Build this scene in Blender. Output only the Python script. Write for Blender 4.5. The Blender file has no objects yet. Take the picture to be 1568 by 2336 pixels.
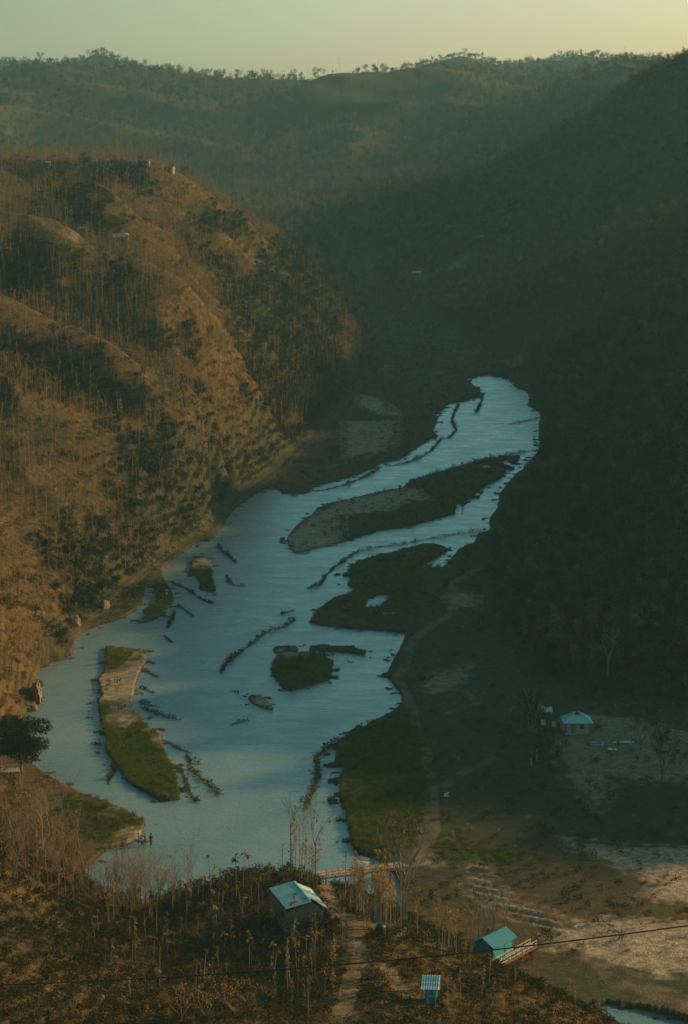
import bpy, bmesh, math, random
import numpy as np
from mathutils import Vector, Matrix
R = math.radians
rng = np.random.default_rng(7)
random.seed(7)
sc = bpy.context.scene
C = sc.collection

# ------------------------------------------------------------------ camera, sky, sun, exposure
CAM_H, PITCH, FPX, CX, CY = 110.0, R(10.46), 5513.0, 784.0, 1167.5     # traced on a 1568 x 2335 copy of the photograph
cam = bpy.data.cameras.new('camera'); camo = bpy.data.objects.new('camera', cam); C.objects.link(camo)
camo.location = (0, 0, CAM_H); camo.rotation_euler = (R(90) - PITCH, 0, 0)
cam.sensor_fit = 'VERTICAL'; cam.sensor_height = 36; cam.lens = 85
cam.clip_start = 1; cam.clip_end = 20000
sc.camera = camo

SUN_EL, SUN_AZ = R(18.2), R(62.0)      # azimuth clockwise from +Y (the view direction)
SUN_STRENGTH, SKY_STRENGTH, EXPOSURE = 5.0, 0.14, 0.50
HORIZON = 5.8
w = bpy.data.worlds.new('World'); sc.world = w; w.use_nodes = True
nt = w.node_tree; bg = nt.nodes['Background']
sky = nt.nodes.new('ShaderNodeTexSky'); sky.sky_type = 'NISHITA'; sky.sun_disc = False
sky.sun_elevation = SUN_EL; sky.sun_rotation = SUN_AZ
sky.altitude = 300; sky.air_density = 1.0; sky.dust_density = .6; sky.ozone_density = 1.0
# sky factor by direction: brighter sunward, upper bands raised to light river and shade
tc = nt.nodes.new('ShaderNodeTexCoord'); sepw = nt.nodes.new('ShaderNodeSeparateXYZ'); nt.links.new(tc.outputs['Generated'], sepw.inputs[0])
def wramp(src, stops):
    r = nt.nodes.new('ShaderNodeValToRGB'); nt.links.new(src, r.inputs[0]); el = r.color_ramp.elements
    el[0].position, el[0].color = stops[0][0], (*stops[0][1], 1); el[1].position, el[1].color = stops[-1][0], (*stops[-1][1], 1)
    for p, c in stops[1:-1]: q = el.new(p); q.color = (*c, 1)
    return r.outputs[0]
def wmath(op, a, b):
    n = nt.nodes.new('ShaderNodeVectorMath'); n.operation = op; nt.links.new(a, n.inputs[0])
    if isinstance(b, tuple): n.inputs[1].default_value = b
    else: nt.links.new(b, n.inputs[1])
    return n.outputs[0]
up = wramp(sepw.outputs['Z'], [(0.0, (.185, .182, .215)), (.035, (.165, .18, .215)), (.09, (.22, .30, .34)), (.2, (.215, .375, .355)), (.35, (.17, .265, .265)), (1.0, (.115, .125, .115))])
mr = nt.nodes.new('ShaderNodeMapRange'); mr.inputs[1].default_value = -.5; mr.inputs[2].default_value = .5; nt.links.new(sepw.outputs['X'], mr.inputs[0])
side = wramp(mr.outputs[0], [(0.0, (.14, .20, .18)), (.36, (.32, .37, .32)), (.5, (.44, .46, .38)), (.64, (.54, .50, .41)), (1.0, (.85, .74, .54))])
flatn = nt.nodes.new('ShaderNodeMix'); flatn.data_type = 'RGBA'; flatn.blend_type = 'MIX'; flatn.inputs[7].default_value = (.55, .53, .44, 1)
mr2 = nt.nodes.new('ShaderNodeMapRange'); mr2.inputs[1].default_value = .05; mr2.inputs[2].default_value = .4; nt.links.new(sepw.outputs['Z'], mr2.inputs[0])
nt.links.new(mr2.outputs[0], flatn.inputs[0]); nt.links.new(side, flatn.inputs[6])
prod = wmath('MULTIPLY', wmath('MULTIPLY', sky.outputs[0], up), flatn.outputs[2])
nt.links.new(wmath('MULTIPLY', prod, (HORIZON,) * 3), bg.inputs[0]); bg.inputs[1].default_value = SKY_STRENGTH

sd = Vector((math.sin(SUN_AZ) * math.cos(SUN_EL), math.cos(SUN_AZ) * math.cos(SUN_EL), math.sin(SUN_EL)))
sun = bpy.data.lights.new('sun', 'SUN'); suno = bpy.data.objects.new('sun', sun); C.objects.link(suno)
sun.energy = SUN_STRENGTH; sun.angle = R(0.9); sun.color = (1.0, 0.60, 0.24)
suno.rotation_euler = sd.to_track_quat('Z', 'Y').to_euler(); suno.location = (300, 0, 400)

sc.view_settings.view_transform = 'Standard'; sc.view_settings.look = 'None'
sc.view_settings.exposure = EXPOSURE; sc.view_settings.gamma = 1; sc.view_settings.use_curve_mapping = False
sc.cycles.max_bounces = 5; sc.cycles.diffuse_bounces = 2; sc.cycles.glossy_bounces = 2
sc.cycles.transmission_bounces = 3; sc.cycles.volume_bounces = 1; sc.cycles.transparent_max_bounces = 6
sc.cycles.use_denoising = True

# ------------------------------------------------------------------ helpers
def pt(x, y, d=None, z=None):
    """traced point -> world; at forward distance d, or on the level z"""
    u, v = (x - CX) / FPX, (CY - y) / FPX
    D = np.array([u, math.cos(PITCH) + v * math.sin(PITCH), -math.sin(PITCH) + v * math.cos(PITCH)])
    s = d / D[1] if d is not None else (z - CAM_H) / D[2]
    return np.array([0, 0, CAM_H]) + D * s
def zc(ox, oy):
    return lambda L: [(ox + a * .5, oy + b * .5) for a, b in L]
R1, R2, R3, R4 = zc(0, 85.5), zc(784, 85.5), zc(0, 655.7), zc(784, 655.7)
R5, R6, R7, R8 = zc(0, 1225.8), zc(784, 1225.8), zc(0, 1765), zc(784, 1765)
def flat(L, z=0.0): return np.array([pt(a, b, z=z)[:2] for a, b in L])

def tag(o, label=None, cat=None, group=None, kind=None):
    if label: o['label'] = label
    if cat: o['category'] = cat
    if group: o['group'] = group
    if kind: o['kind'] = kind
    return o
def empty(name, loc, rz=0, **k):
    o = bpy.data.objects.new(name, None); C.objects.link(o); o.location = loc; o.rotation_euler = (0, 0, rz)
    o.empty_display_size = .3
    return tag(o, **k)
def mesh_np(name, V, F, mat=None, parent=None, smooth=False, attrs=None, link=True, mi=None):
    """V (n,3), F (m,3|4) int array or list"""
    me = bpy.data.meshes.new(name)
    V = np.asarray(V, dtype=np.float32)
    if isinstance(F, np.ndarray):
        k = F.shape[1]; m = len(F)
        me.vertices.add(len(V)); me.vertices.foreach_set('co', V.ravel())
        me.loops.add(m * k); me.loops.foreach_set('vertex_index', F.astype(np.int32).ravel())
        me.polygons.add(m)
        me.polygons.foreach_set('loop_start', np.arange(0, m * k, k, dtype=np.int32))
        me.polygons.foreach_set('loop_total', np.full(m, k, dtype=np.int32))
        me.update(calc_edges=True)
    else:
        me.from_pydata([tuple(map(float, v)) for v in V], [], F)
    if mat is not None:
        for mm in (mat if isinstance(mat, list) else [mat]): me.materials.append(mm)
    if mi is not None: me.polygons.foreach_set('material_index', np.asarray(mi, dtype=np.int32))
    if smooth: me.polygons.foreach_set('use_smooth', np.ones(len(me.polygons), dtype=bool))
    if attrs:
        for an, (tp, arr) in attrs.items():
            a = me.attributes.new(an, tp, 'POINT')
            key = {'FLOAT': 'value', 'INT': 'value', 'FLOAT_VECTOR': 'vector', 'FLOAT_COLOR': 'color'}[tp]
            a.data.foreach_set(key, np.asarray(arr).ravel())
    o = bpy.data.objects.new(name, me)
    if link: C.objects.link(o)
    if parent is not None: o.parent = parent
    return o

# periodic gradient noise in numpy
_P = rng.random((256, 256)) * 2 * np.pi
_GX, _GY = np.cos(_P), np.sin(_P)
def noise(x, y, s=1.0, off=0.0):
    x = np.asarray(x) / s + off; y = np.asarray(y) / s + off * 1.7
    xi = np.floor(x).astype(int); yi = np.floor(y).astype(int); xf = x - xi; yf = y - yi
    def g(i, j, a, b): return _GX[(xi + i) & 255, (yi + j) & 255] * a + _GY[(xi + i) & 255, (yi + j) & 255] * b
    u = xf * xf * xf * (xf * (xf * 6 - 15) + 10); v = yf * yf * yf * (yf * (yf * 6 - 15) + 10)
    n = (g(0, 0, xf, yf) * (1 - u) + g(1, 0, xf - 1, yf) * u) * (1 - v) + (g(0, 1, xf, yf - 1) * (1 - u) + g(1, 1, xf - 1, yf - 1) * u) * v
    return n * 1.5
def fbm(x, y, s, o=4, off=0.0):
    r = 0; a = 1; t = 0
    for k in range(o):
        r = r + a * noise(x, y, s / 2 ** k, off + k * 13.7); t += a; a *= .5
    return r / t
def ss(a, b, x):
    t = np.clip((x - a) / (b - a), 0, 1); return t * t * (3 - 2 * t)
def sdist(P, poly, margin=40.0):
    """signed distance to polygon: > 0 inside"""
    P = np.asarray(P); poly = np.asarray(poly)
    out = np.full(len(P), -margin)
    lo, hi = poly.min(0) - margin, poly.max(0) + margin
    m = np.where((P[:, 0] > lo[0]) & (P[:, 0] < hi[0]) & (P[:, 1] > lo[1]) & (P[:, 1] < hi[1]))[0]
    if len(m) == 0: return out
    Q = P[m]; d2 = np.full(len(Q), 1e18); ins = np.zeros(len(Q), bool)
    n = len(poly)
    for i in range(n):
        a, b = poly[i], poly[(i + 1) % n]; e = b - a; wv = Q - a
        t = np.clip((wv @ e) / max(e @ e, 1e-9), 0, 1); dd = ((wv - t[:, None] * e) ** 2).sum(1)
        np.minimum(d2, dd, out=d2)
        c = ((a[1] > Q[:, 1]) != (b[1] > Q[:, 1]))
        if c.any():
            xi = (b[0] - a[0]) * (Q[:, 1] - a[1]) / (b[1] - a[1] + 1e-12) + a[0]
            ins ^= c & (Q[:, 0] < xi)
    s = np.sqrt(d2); out[m] = np.where(ins, s, -np.minimum(s, margin)); return out
def ldist(P, line, margin=12.0):
    out = np.full(len(P), margin); line = np.asarray(line)
    lo, hi = line.min(0) - margin, line.max(0) + margin
    m = np.where((P[:, 0] > lo[0]) & (P[:, 0] < hi[0]) & (P[:, 1] > lo[1]) & (P[:, 1] < hi[1]))[0]
    if len(m) == 0: return out
    Q = P[m]; d2 = np.full(len(Q), 1e18)
    for a, b in zip(line[:-1], line[1:]):
        e = b - a; wv = Q - a
        t = np.clip((wv @ e) / max(e @ e, 1e-9), 0, 1); np.minimum(d2, ((wv - t[:, None] * e) ** 2).sum(1), out=d2)
    out[m] = np.minimum(np.sqrt(d2), margin); return out

# ------------------------------------------------------------------ terrain: ridges, valleys, slopes
def dens(L, step=25):
    out = []
    for a, b in zip(L[:-1], L[1:]):
        n = max(1, int(np.linalg.norm(b - a) / step))
        for k in range(n): out.append(a + (b - a) * k / n)
    out.append(L[-1]); return out
CP = []
def ridge(L, step=25): CP.extend(dens([pt(*p[:2], d=p[2]) for p in L], step))
def slope(L): CP.extend([pt(*p[:2], d=p[2]) for p in L])
def raw(L): CP.extend([np.array(p, float) for p in L])
def colz(L): CP.extend([np.array([(x - CX) / FPX * d / .983, d, z]) for x, d, z in L])   # column x, distance, height
# left hills, nearest first
ridge([(-120, 640, 590), (0, 690, 612), (80, 712, 608), (150, 750, 602), (230, 795, 595), (330, 850, 592), (420, 880, 598), (500, 912, 608)])
slope([(0, 800, 590), (100, 900, 565), (200, 1000, 550), (0, 1000, 542), (0, 1200, 485), (0, 1400, 424), (0, 1500, 394), (100, 1400, 441),
       (150, 1250, 492), (300, 1100, 548), (400, 1050, 568), (300, 1250, 523), (400, 1150, 557), (500, 1060, 598), (500, 980, 602), (300, 980, 572), (400, 960, 584),
       (60, 1520, 400), (90, 1450, 424), (200, 1150, 512), (-150, 1000, 520), (-150, 1300, 440), (0, 1590, 376), (-60, 1640, 356)])
ridge([(-150, 480, 700), (0, 502, 690), (60, 505, 685), (100, 513, 680), (180, 547, 675), (300, 567, 682), (350, 602, 682), (430, 680, 678), (520, 748, 680), (562, 825, 672)])
slope([(100, 620, 662), (230, 660, 655), (350, 740, 646), (30, 600, 666)])
colz([(100, 628, 33), (0, 638, 35), (250, 618, 28), (380, 622, 23), (480, 630, 20), (-150, 640, 44)])
ridge([(-150, 410, 815), (0, 428, 805), (60, 445, 795), (100, 432, 795), (150, 420, 790), (200, 434, 785), (260, 482, 775), (310, 522, 770), (380, 582, 772), (450, 642, 772), (520, 702, 768), (600, 790, 755)])
colz([(0, 742, 44), (200, 728, 38), (330, 728, 34), (450, 725, 28), (560, 720, 18), (-150, 745, 52)])
ridge([(-150, 385, 890), (0, 392, 890), (100, 378, 900), (200, 379, 905), (330, 382, 905), (400, 404, 910), (500, 466, 920), (600, 536, 940), (700, 598, 960), (760, 656, 960), (820, 745, 935), (862, 815, 900)])
colz([(0, 845, 50), (200, 845, 47), (350, 838, 39), (480, 840, 30)])
slope([(700, 700, 870), (600, 650, 850), (500, 600, 830), (780, 800, 860), (600, 800, 790), (500, 905, 690), (600, 950, 700), (650, 900, 745), (700, 850, 790)])
# behind the left hills
colz([(0, 1000, 45), (200, 1050, 32), (400, 1150, 18), (0, 1300, 25), (200, 1500, 18), (400, 1600, 14), (600, 1250, 8), (0, 1600, 22), (-200, 1300, 30)])
# far mountain
ridge([(-300, 185, 2150), (0, 181, 2150), (50, 170, 2170), (100, 152, 2180), (180, 168, 2200), (240, 166, 2200), (300, 166, 2200), (400, 176, 2200), (470, 176, 2200),
       (520, 174, 2200), (580, 182, 2180), (640, 202, 2160), (685, 216, 2140), (740, 180, 2120), (800, 160, 2100), (860, 169, 2100), (900, 174, 2100), (960, 179, 2100),
       (1040, 180, 2080), (1100, 180, 2060), (1190, 186, 2040), (1240, 190, 2000), (1290, 178, 1980), (1350, 165, 1950), (1400, 178, 1900), (1460, 192, 1850), (1560, 190, 1800)], 60)
slope([(0, 330, 1850), (0, 250, 2000), (200, 340, 1900), (300, 250, 2050), (400, 370, 1850), (600, 300, 2000), (650, 400, 1800), (700, 500, 1500), (780, 600, 1250),
       (1000, 500, 1400), (1000, 400, 1700), (1000, 300, 1900), (1000, 230, 2010), (850, 300, 1900), (850, 450, 1550), (500, 230, 2090), (100, 210, 2110),
       (1300, 300, 1750), (1200, 300, 1830), (1400, 300, 1600), (1460, 260, 1500), (1300, 400, 1350), (1200, 450, 1400), (1100, 500, 1350), (1100, 600, 1150),
       (1050, 690, 1060), (920, 620, 1160), (870, 560, 1330), (1150, 400, 1620)])
ridge([(1200, 520, 1240), (1080, 575, 1180), (980, 632, 1130), (900, 672, 1090)], 30)
colz([(784, 1150, 5), (850, 1080, 3), (820, 1230, 7)])
# hills beyond
ridge([(-300, 150, 3200), (150, 146, 3150), (215, 120, 3150), (270, 146, 3150), (400, 178, 3150), (500, 195, 3150), (685, 225, 3120), (800, 210, 3100), (880, 190, 3050), (930, 168, 3000), (980, 150, 3000), (1040, 128, 3000), (1090, 134, 3000), (1150, 152, 3000), (1230, 156, 3000), (1300, 124, 3000),
       (1350, 138, 3000), (1400, 148, 3000), (1450, 152, 3000), (1700, 150, 3000)], 120)
for x in (-600, 0, 300, 600, 900, 1200, 1500, 2100): colz([(x, 2550, 60), (x, 3700, 55), (x, 4300, 80)])
# right mountain
ridge([(1455, 196, 1520), (1500, 168, 1420), (1568, 146, 1320), (1700, 120, 1200), (1900, 90, 1100)], 40)
ridge([(1700, 250, 1080), (1568, 335, 1090), (1480, 385, 1080), (1400, 435, 1080), (1300, 490, 1090), (1220, 560, 1120)], 30)
colz([(1400, 1270, 34), (1500, 1230, 46), (1620, 1200, 58)])
slope([(1568, 500, 850), (1568, 700, 665), (1568, 900, 575), (1568, 1100, 520), (1568, 1300, 470), (1568, 1450, 436), (1400, 600, 870),
       (1400, 800, 690), (1400, 1000, 602), (1400, 1200, 525), (1400, 1380, 466), (1300, 600, 940), (1200, 700, 965), (1250, 800, 835), (1300, 900, 725),
       (1300, 1050, 625), (1250, 1180, 565), (1250, 1350, 490), (1300, 720, 830)])
# the ridge that carries on to the right, outside the frame
raw([(130, 450, 30), (130, 520, 48), (150, 600, 58), (170, 700, 68), (200, 800, 70), (230, 900, 76), (200, 980, 66), (260, 980, 80), (190, 460, 60), (200, 560, 82), (260, 640, 108), (260, 540, 104), (330, 600, 116), (330, 760, 118),
     (330, 490, 108), (300, 425, 88), (330, 900, 110), (450, 650, 105), (450, 1100, 110), (600, 500, 70), (650, 900, 100), (320, 1100, 90), (300, 380, 24), (200, 390, 9), (200, 330, 5), (320, 320, 10),
     (450, 400, 34), (450, 250, 20), (700, 300, 30), (200, 250, 3), (900, 700, 90), (900, 1500, 90)])
# near hills
slope([(0, 1760, 325), (0, 1900, 290), (100, 1900, 308), (190, 1980, 308), (0, 2100, 260), (150, 2100, 275), (300, 2075, 288), (330, 2100, 285), (0, 2300, 225),
       (600, 2200, 258), (400, 2200, 258), (300, 2300, 238), (500, 2335, 230), (700, 2300, 240), (1100, 2335, 242), (1300, 2285, 261), (1400, 2335, 262), (-120, 1850, 280), (-120, 2100, 250)])
ridge([(400, 2030, 294), (450, 2012, 295), (600, 1980, 295), (660, 1992, 290), (700, 2012, 285), (760, 2080, 272), (830, 2160, 258), (800, 2300, 238)], 8)
ridge([(830, 2100, 268), (900, 2132, 268), (1000, 2185, 262), (1130, 2238, 255), (1200, 2252, 256)], 8)
raw([(-6, 205, 16), (-40, 205, 20), (25, 215, 13), (-6, 160, 24), (-50, 150, 34), (50, 160, 18), (0, 100, 45), (-80, 100, 60), (90, 110, 30), (0, 40, 80), (0, 0, 104), (60, 0, 90), (-90, 0, 95),
     (-100, 240, 34), (-110, 300, 36), (-110, 350, 40), (-160, 300, 55), (-200, 450, 75), (-250, 650, 95), (-300, 900, 100), (-400, 300, 90), (-500, 700, 100), (-400, 1300, 70), (-500, 2000, 120),
     (110, 200, 8), (200, 120, 22), (-250, 100, 100), (400, 60, 60), (700, 2000, 120), (900, 2600, 100), (-900, 1200, 90), (-900, 2600, 100), (500, 1600, 100), (1200, 3500, 80), (-1300, 3500, 80)])

VALLEY = [(40, 1665), (78, 1610), (92, 1530), (168, 1490), (190, 1440), (260, 1380), (330, 1320), (380, 1270), (470, 1215), (560, 1120), (640, 1065), (720, 990),
          (780, 930), (830, 870), (866, 820), (860, 770), (840, 730), (850, 705), (930, 705), (1010, 740), (1080, 785), (1190, 828), (1222, 940), (1224, 1030), (1190, 1070), (1140, 1150),
          (1112, 1220), (1110, 1300), (1120, 1400), (1160, 1500), (1260, 1560), (1400, 1590), (1568, 1605), (2000, 1650), (2300, 1900), (2300, 2600), (1640, 2420), (1480, 2335), (1350, 2285), (1200, 2215), (1050, 2130),
          (900, 2055), (780, 2025), (700, 1995), (600, 1998), (450, 2035), (330, 2075), (230, 2010), (180, 1930), (100, 1850), (20, 1790), (-100, 1760), (-120, 1690)]
VAL = flat(VALLEY, 1.0)
for v in VAL: CP.append(np.array([v[0], v[1], 1.0]))
for L in ([(480, 1600), (800, 1600), (600, 1300), (900, 1300), (1000, 1050), (1100, 950), (1000, 850), (900, 780), (1000, 1700), (1300, 1750), (1500, 1950), (1300, 2050), (1000, 1950), (1600, 2200), (500, 1900), (250, 1650), (800, 1000)],):
    for v in flat(L, 1.0): CP.append(np.array([v[0], v[1], 1.0]))
CP = np.array(CP)
# merge near-duplicates
keep = []
for i, p in enumerate(CP):
    if all((p[0] - CP[j][0]) ** 2 + (p[1] - CP[j][1]) ** 2 > 9 for j in keep): keep.append(i)
CP = CP[keep]
def warp(P):            # equalise scale: far hills are traced more coarsely
    return P
_A = np.sqrt(((CP[:, None, :2] - CP[None, :, :2]) ** 2).sum(2) + 4.0)
n_ = len(CP)
_M = np.zeros((n_ + 3, n_ + 3)); _M[:n_, :n_] = _A + np.eye(n_) * -0.6; _M[:n_, n_] = 1; _M[:n_, n_ + 1:] = CP[:, :2] / 1000; _M[n_, :n_] = 1; _M[n_ + 1:, :n_] = CP[:, :2].T / 1000
_W = np.linalg.solve(_M, np.concatenate([CP[:, 2], [0, 0, 0]]))
# base heights on two regular grids (fine near, coarse far), sampled bilinearly
def rbf(X, Y):
    out = np.empty(X.size); xf, yf = X.ravel(), Y.ravel()
    for i in range(0, X.size, 20000):
        s = slice(i, i + 20000)
        d = np.sqrt((xf[s, None] - CP[None, :, 0]) ** 2 + (yf[s, None] - CP[None, :, 1]) ** 2 + 4.0)
        out[s] = d @ _W[:n_] + _W[n_] + xf[s] / 1000 * _W[n_ + 1] + yf[s] / 1000 * _W[n_ + 2]
    return out.reshape(X.shape)
class Grid:
    def __init__(s, x0, x1, y0, y1, h):
        s.x0, s.y0, s.h = x0, y0, h
        gx, gy = np.arange(x0, x1 + h, h), np.arange(y0, y1 + h, h)
        s.x1, s.y1 = gx[-1], gy[-1]
        s.Z = rbf(*np.meshgrid(gx, gy, indexing='ij'))
    def __call__(s, x, y):
        fx = np.clip((x - s.x0) / s.h, 0, s.Z.shape[0] - 1.001); fy = np.clip((y - s.y0) / s.h, 0, s.Z.shape[1] - 1.001)
        i, j = fx.astype(int), fy.astype(int); a, b = fx - i, fy - j
        return (s.Z[i, j] * (1 - a) + s.Z[i + 1, j] * a) * (1 - b) + (s.Z[i, j + 1] * (1 - a) + s.Z[i + 1, j + 1] * a) * b
G1 = Grid(-200, 200, 190, 1100, 3.0); G2 = Grid(-1600, 1600, 0, 4400, 20.0)
def base(x, y):
    z = G2(x, y)
    m = (x > -190) & (x < 190) & (y > 200) & (y < 1090)
    if m.any():
        e = np.minimum(np.minimum(x[m] + 190, 190 - x[m]), np.minimum(y[m] - 200, 1090 - y[m])); t = ss(0, 20, e)
        z[m] = z[m] * (1 - t) + G1(x[m], y[m]) * t
    return z

# ------------------------------------------------------------------ river outline, islands, sand, paths (traced on the ground plane)
WATER = R5([(155, 790), (190, 765), (175, 680), (200, 605), (260, 570), (345, 540), (365, 505), (360, 470), (400, 430), (480, 400), (560, 380), (620, 345), (650, 335), (672, 300), (684, 230), (692, 300), (672, 342), (630, 370), (605, 395), (640, 400),
            (700, 385), (750, 365), (770, 335), (810, 310), (815, 270), (790, 225), (765, 180), (760, 150), (800, 110), (860, 70), (900, 35), (930, 20), (970, 22), (1000, 0)]) + \
    R3([(1050, 1060), (1090, 1010), (1190, 940), (1245, 915), (1275, 940), (1310, 945), (1430, 930), (1440, 912), (1568, 878)]) + \
    R4([(90, 850), (190, 800), (260, 790), (290, 770), (330, 740), (410, 690), (440, 680), (415, 655), (440, 610), (430, 580), (490, 530), (580, 515), (620, 500), (635, 480), (600, 455),
        (560, 440), (575, 415), (650, 402), (740, 415), (760, 450), (820, 475), (835, 510), (820, 535), (875, 570), (885, 590), (870, 640), (875, 710), (865, 755), (800, 830), (760, 860),
        (725, 900), (690, 950), (680, 1010), (640, 1060), (650, 1110), (590, 1130), (570, 1170), (500, 1200)]) + \
    R6([(460, 110), (430, 138), (360, 135), (440, 95), (488, 62), (470, 45), (420, 32), (350, 30), (240, 60), (110, 90), (40, 115), (0, 150), (-25, 175), (20, 190), (-10, 215), (20, 235), (30, 250), (0, 260)]) + \
    R5([(1510, 275), (1430, 330), (1390, 390), (1450, 405), (1560, 418)]) + \
    R6([(150, 430), (255, 440), (240, 490), (200, 560), (165, 630), (200, 670), (235, 720), (245, 760), (200, 800), (150, 825), (80, 860), (70, 880), (0, 900)]) + \
    R5([(1510, 940), (1500, 1040), (1550, 1050), (1520, 1110), (1520, 1200)]) + \
    [(772, 1850), (784, 1925), (800, 1950), (845, 1962), (880, 1990), (905, 2030), (900, 2110), (700, 2120), (100, 2120), (150, 1990), (215, 1975), (262, 1940), (300, 1932), (335, 1912), (348, 1875), (300, 1847), (250, 1827), (205, 1812), (170, 1795), (120, 1768), (85, 1740), (50, 1690), (62, 1640)]
ISL = {
 'I1': R5([(455, 500), (510, 495), (640, 510), (690, 520), (698, 560), (665, 610), (640, 680), (630, 750), (640, 800), (670, 800), (680, 855), (760, 890), (765, 935), (790, 1000), (830, 1060), (840, 1130), (855, 1200), (780, 1212), (720, 1205),
           (700, 1200), (620, 1160), (560, 1120), (525, 1070), (490, 1020), (450, 960), (465, 925), (430, 830), (420, 745), (440, 730), (420, 650), (455, 620)]),
 'I2': R5([(875, 90), (930, 85), (990, 100), (985, 130), (990, 190), (1010, 240), (980, 260), (900, 240), (885, 190), (850, 150), (855, 110)]),
 'I3': R5([(1240, 540), (1310, 525), (1430, 520), (1500, 540), (1545, 570), (1530, 650), (1430, 680), (1330, 712), (1270, 690), (1215, 620), (1215, 580)]),
 'I3b': R5([(1220, 512), (1250, 498), (1300, 495), (1385, 500), (1383, 523), (1290, 530), (1240, 530)]),
 'I3c': R5([(1390, 495), (1480, 493), (1568, 495), (1630, 502), (1690, 525), (1668, 550), (1568, 530), (1450, 524), (1392, 520)]),
 'I3d': R5([(1568, 545), (1620, 552), (1610, 566), (1575, 568)]),
 'I4': R5([(1105, 735), (1140, 718), (1215, 722), (1235, 750), (1275, 785), (1240, 795), (1190, 785), (1140, 765)]),
 'I6': R3([(1290, 1150), (1310, 1120), (1350, 1075), (1400, 1045), (1430, 1010), (1490, 985), (1568, 970)]) + R4([(90, 945), (250, 915), (290, 885), (370, 860), (490, 825), (640, 790), (760, 775), (820, 770), (800, 800), (790, 830), (750, 845), (730, 870),
        (660, 905), (610, 940), (600, 960), (530, 990), (525, 1010), (520, 1035), (420, 1060), (320, 1090), (180, 1110), (0, 1165)]) + R3([(1460, 1190), (1380, 1215), (1330, 1215), (1300, 1180)]),
}
POOLS = [R4([(600, 812), (660, 808), (700, 825), (760, 838), (650, 835)]), R4([(690, 790), (750, 790), (790, 810), (770, 822), (720, 808)]), R6([(130, 270), (185, 265), (170, 300), (140, 318), (115, 318)]),
         R6([(190, 345), (225, 348), (215, 355), (195, 355)]), R8([(1200, 1065), (1260, 1075), (1380, 1095), (1568, 1150), (1900, 1230), (1568, 1400), (1270, 1210)])]
WATERW = flat(WATER); ISLW = {k: flat(v) for k, v in ISL.items()}; POOLW = [flat(p) for p in POOLS]
ROWS = flat(R8([(540, 520), (600, 390), (780, 560), (900, 600), (1040, 670), (950, 730), (800, 660)]), 1.0)
def wet(P):
    """signed distance-like field: > 0 in water"""
    s = sdist(P, WATERW, 30)
    for k, pw in ISLW.items(): s = np.minimum(s, -sdist(P, pw, 30))
    for pw in POOLW: s = np.maximum(s, sdist(P, pw, 30))
    s = s + noise(P[:, 0], P[:, 1], 3.2) * 0.45 + noise(P[:, 0], P[:, 1], 1.1, 5) * 0.22 - .1
    return s
def height(x, y):
    x = np.asarray(x, float); y = np.asarray(y, float); P = np.stack([x, y], 1)
    z = base(x, y)
    far = ss(900, 1700, y)
    hm = ss(3, 30, z)
    sN = 34 + 60 * far
    n = fbm(x, y, 46, 4) * (1 - far) + fbm(x, y, 150, 5, 3.1) * far
    rid = (1 - np.abs(noise(x + 6 * noise(x, y, 25), y, 38, 9.3)) * 2.2)
    rid2 = (1 - np.abs(noise(x + 20 * noise(x, y, 90), y, 130, 2.3)) * 2.2)
    near = 1 - ss(300, 360, y)
    rs = ss(45, 120, x) * ss(430, 560, y) * (1 - far); rid3 = 1 - np.abs(noise(x + 10 * noise(x, y, 40), y, 74, 5.1)) * 2.2
    z = z + hm * (1 - near * .8) * (n * (7 + 3 * far) + (rid - .5) * 5.2 * (1 - far) + (rid2 - .5) * 6.5 * far + rs * (rid3 - .55) * 13)
    sv = sdist(P, VAL, 30)
    t = ss(-9, 1.0, sv)
    zf = 0.5 + 0.16 * fbm(x, y, 9, 3) + ss(12, 50, x) * ss(-2, 10, sv) * (1.1 * (fbm(x, y, 30, 3, 8.1) + .25) + .35 * np.abs(noise(x, y, 7, 3.3)))
    rw = sdist(P, ROWS, 6); zf = zf + ss(-1, 2, rw) * .28 * np.sin((x * .55 + y * .83) * 2 * math.pi / 2.3)
    # raised terrace under the far hut
    tc = pt(1330, 1690, z=2.0); zf = zf + 2.4 * np.exp(-(((x - tc[0]) / 26) ** 2 + ((y - tc[1]) / 24) ** 2))
    zh = np.maximum(z, 1.2 + 0.2 * n)
    z = zh * (1 - t) + zf * t
    wt = wet(P)
    bank = ss(-1.0, .75, wt)
    z = np.where(wt > -1.5, z * (1 - bank) + (-0.9) * bank, z)
    m = (wt <= -1.5) & (sv < 25); z[m] = np.maximum(z[m], 0.25)
    return z
def hz(x, y): return float(height(np.array([x]), np.array([y]))[0])
def hit(x, y, d0=200.0, d1=3300.0):
    """where the sight line of a traced point meets the terrain"""
    u, v = (x - CX) / FPX, (CY - y) / FPX
    D = np.array([u, math.cos(PITCH) + v * math.sin(PITCH), -math.sin(PITCH) + v * math.cos(PITCH)])
    ds = d0 * (d1 / d0) ** np.linspace(0, 1, 1600); P = D[None] * (ds / D[1])[:, None]
    h = np.maximum(height(P[:, 0], P[:, 1]), 0); zz = P[:, 2] + CAM_H
    i = np.where(zz < h)[0]
    if len(i) == 0: return Vector((P[-1, 0], P[-1, 1], 0))
    i = i[0]; return Vector((P[i, 0], P[i, 1], float(h[i])))
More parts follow.
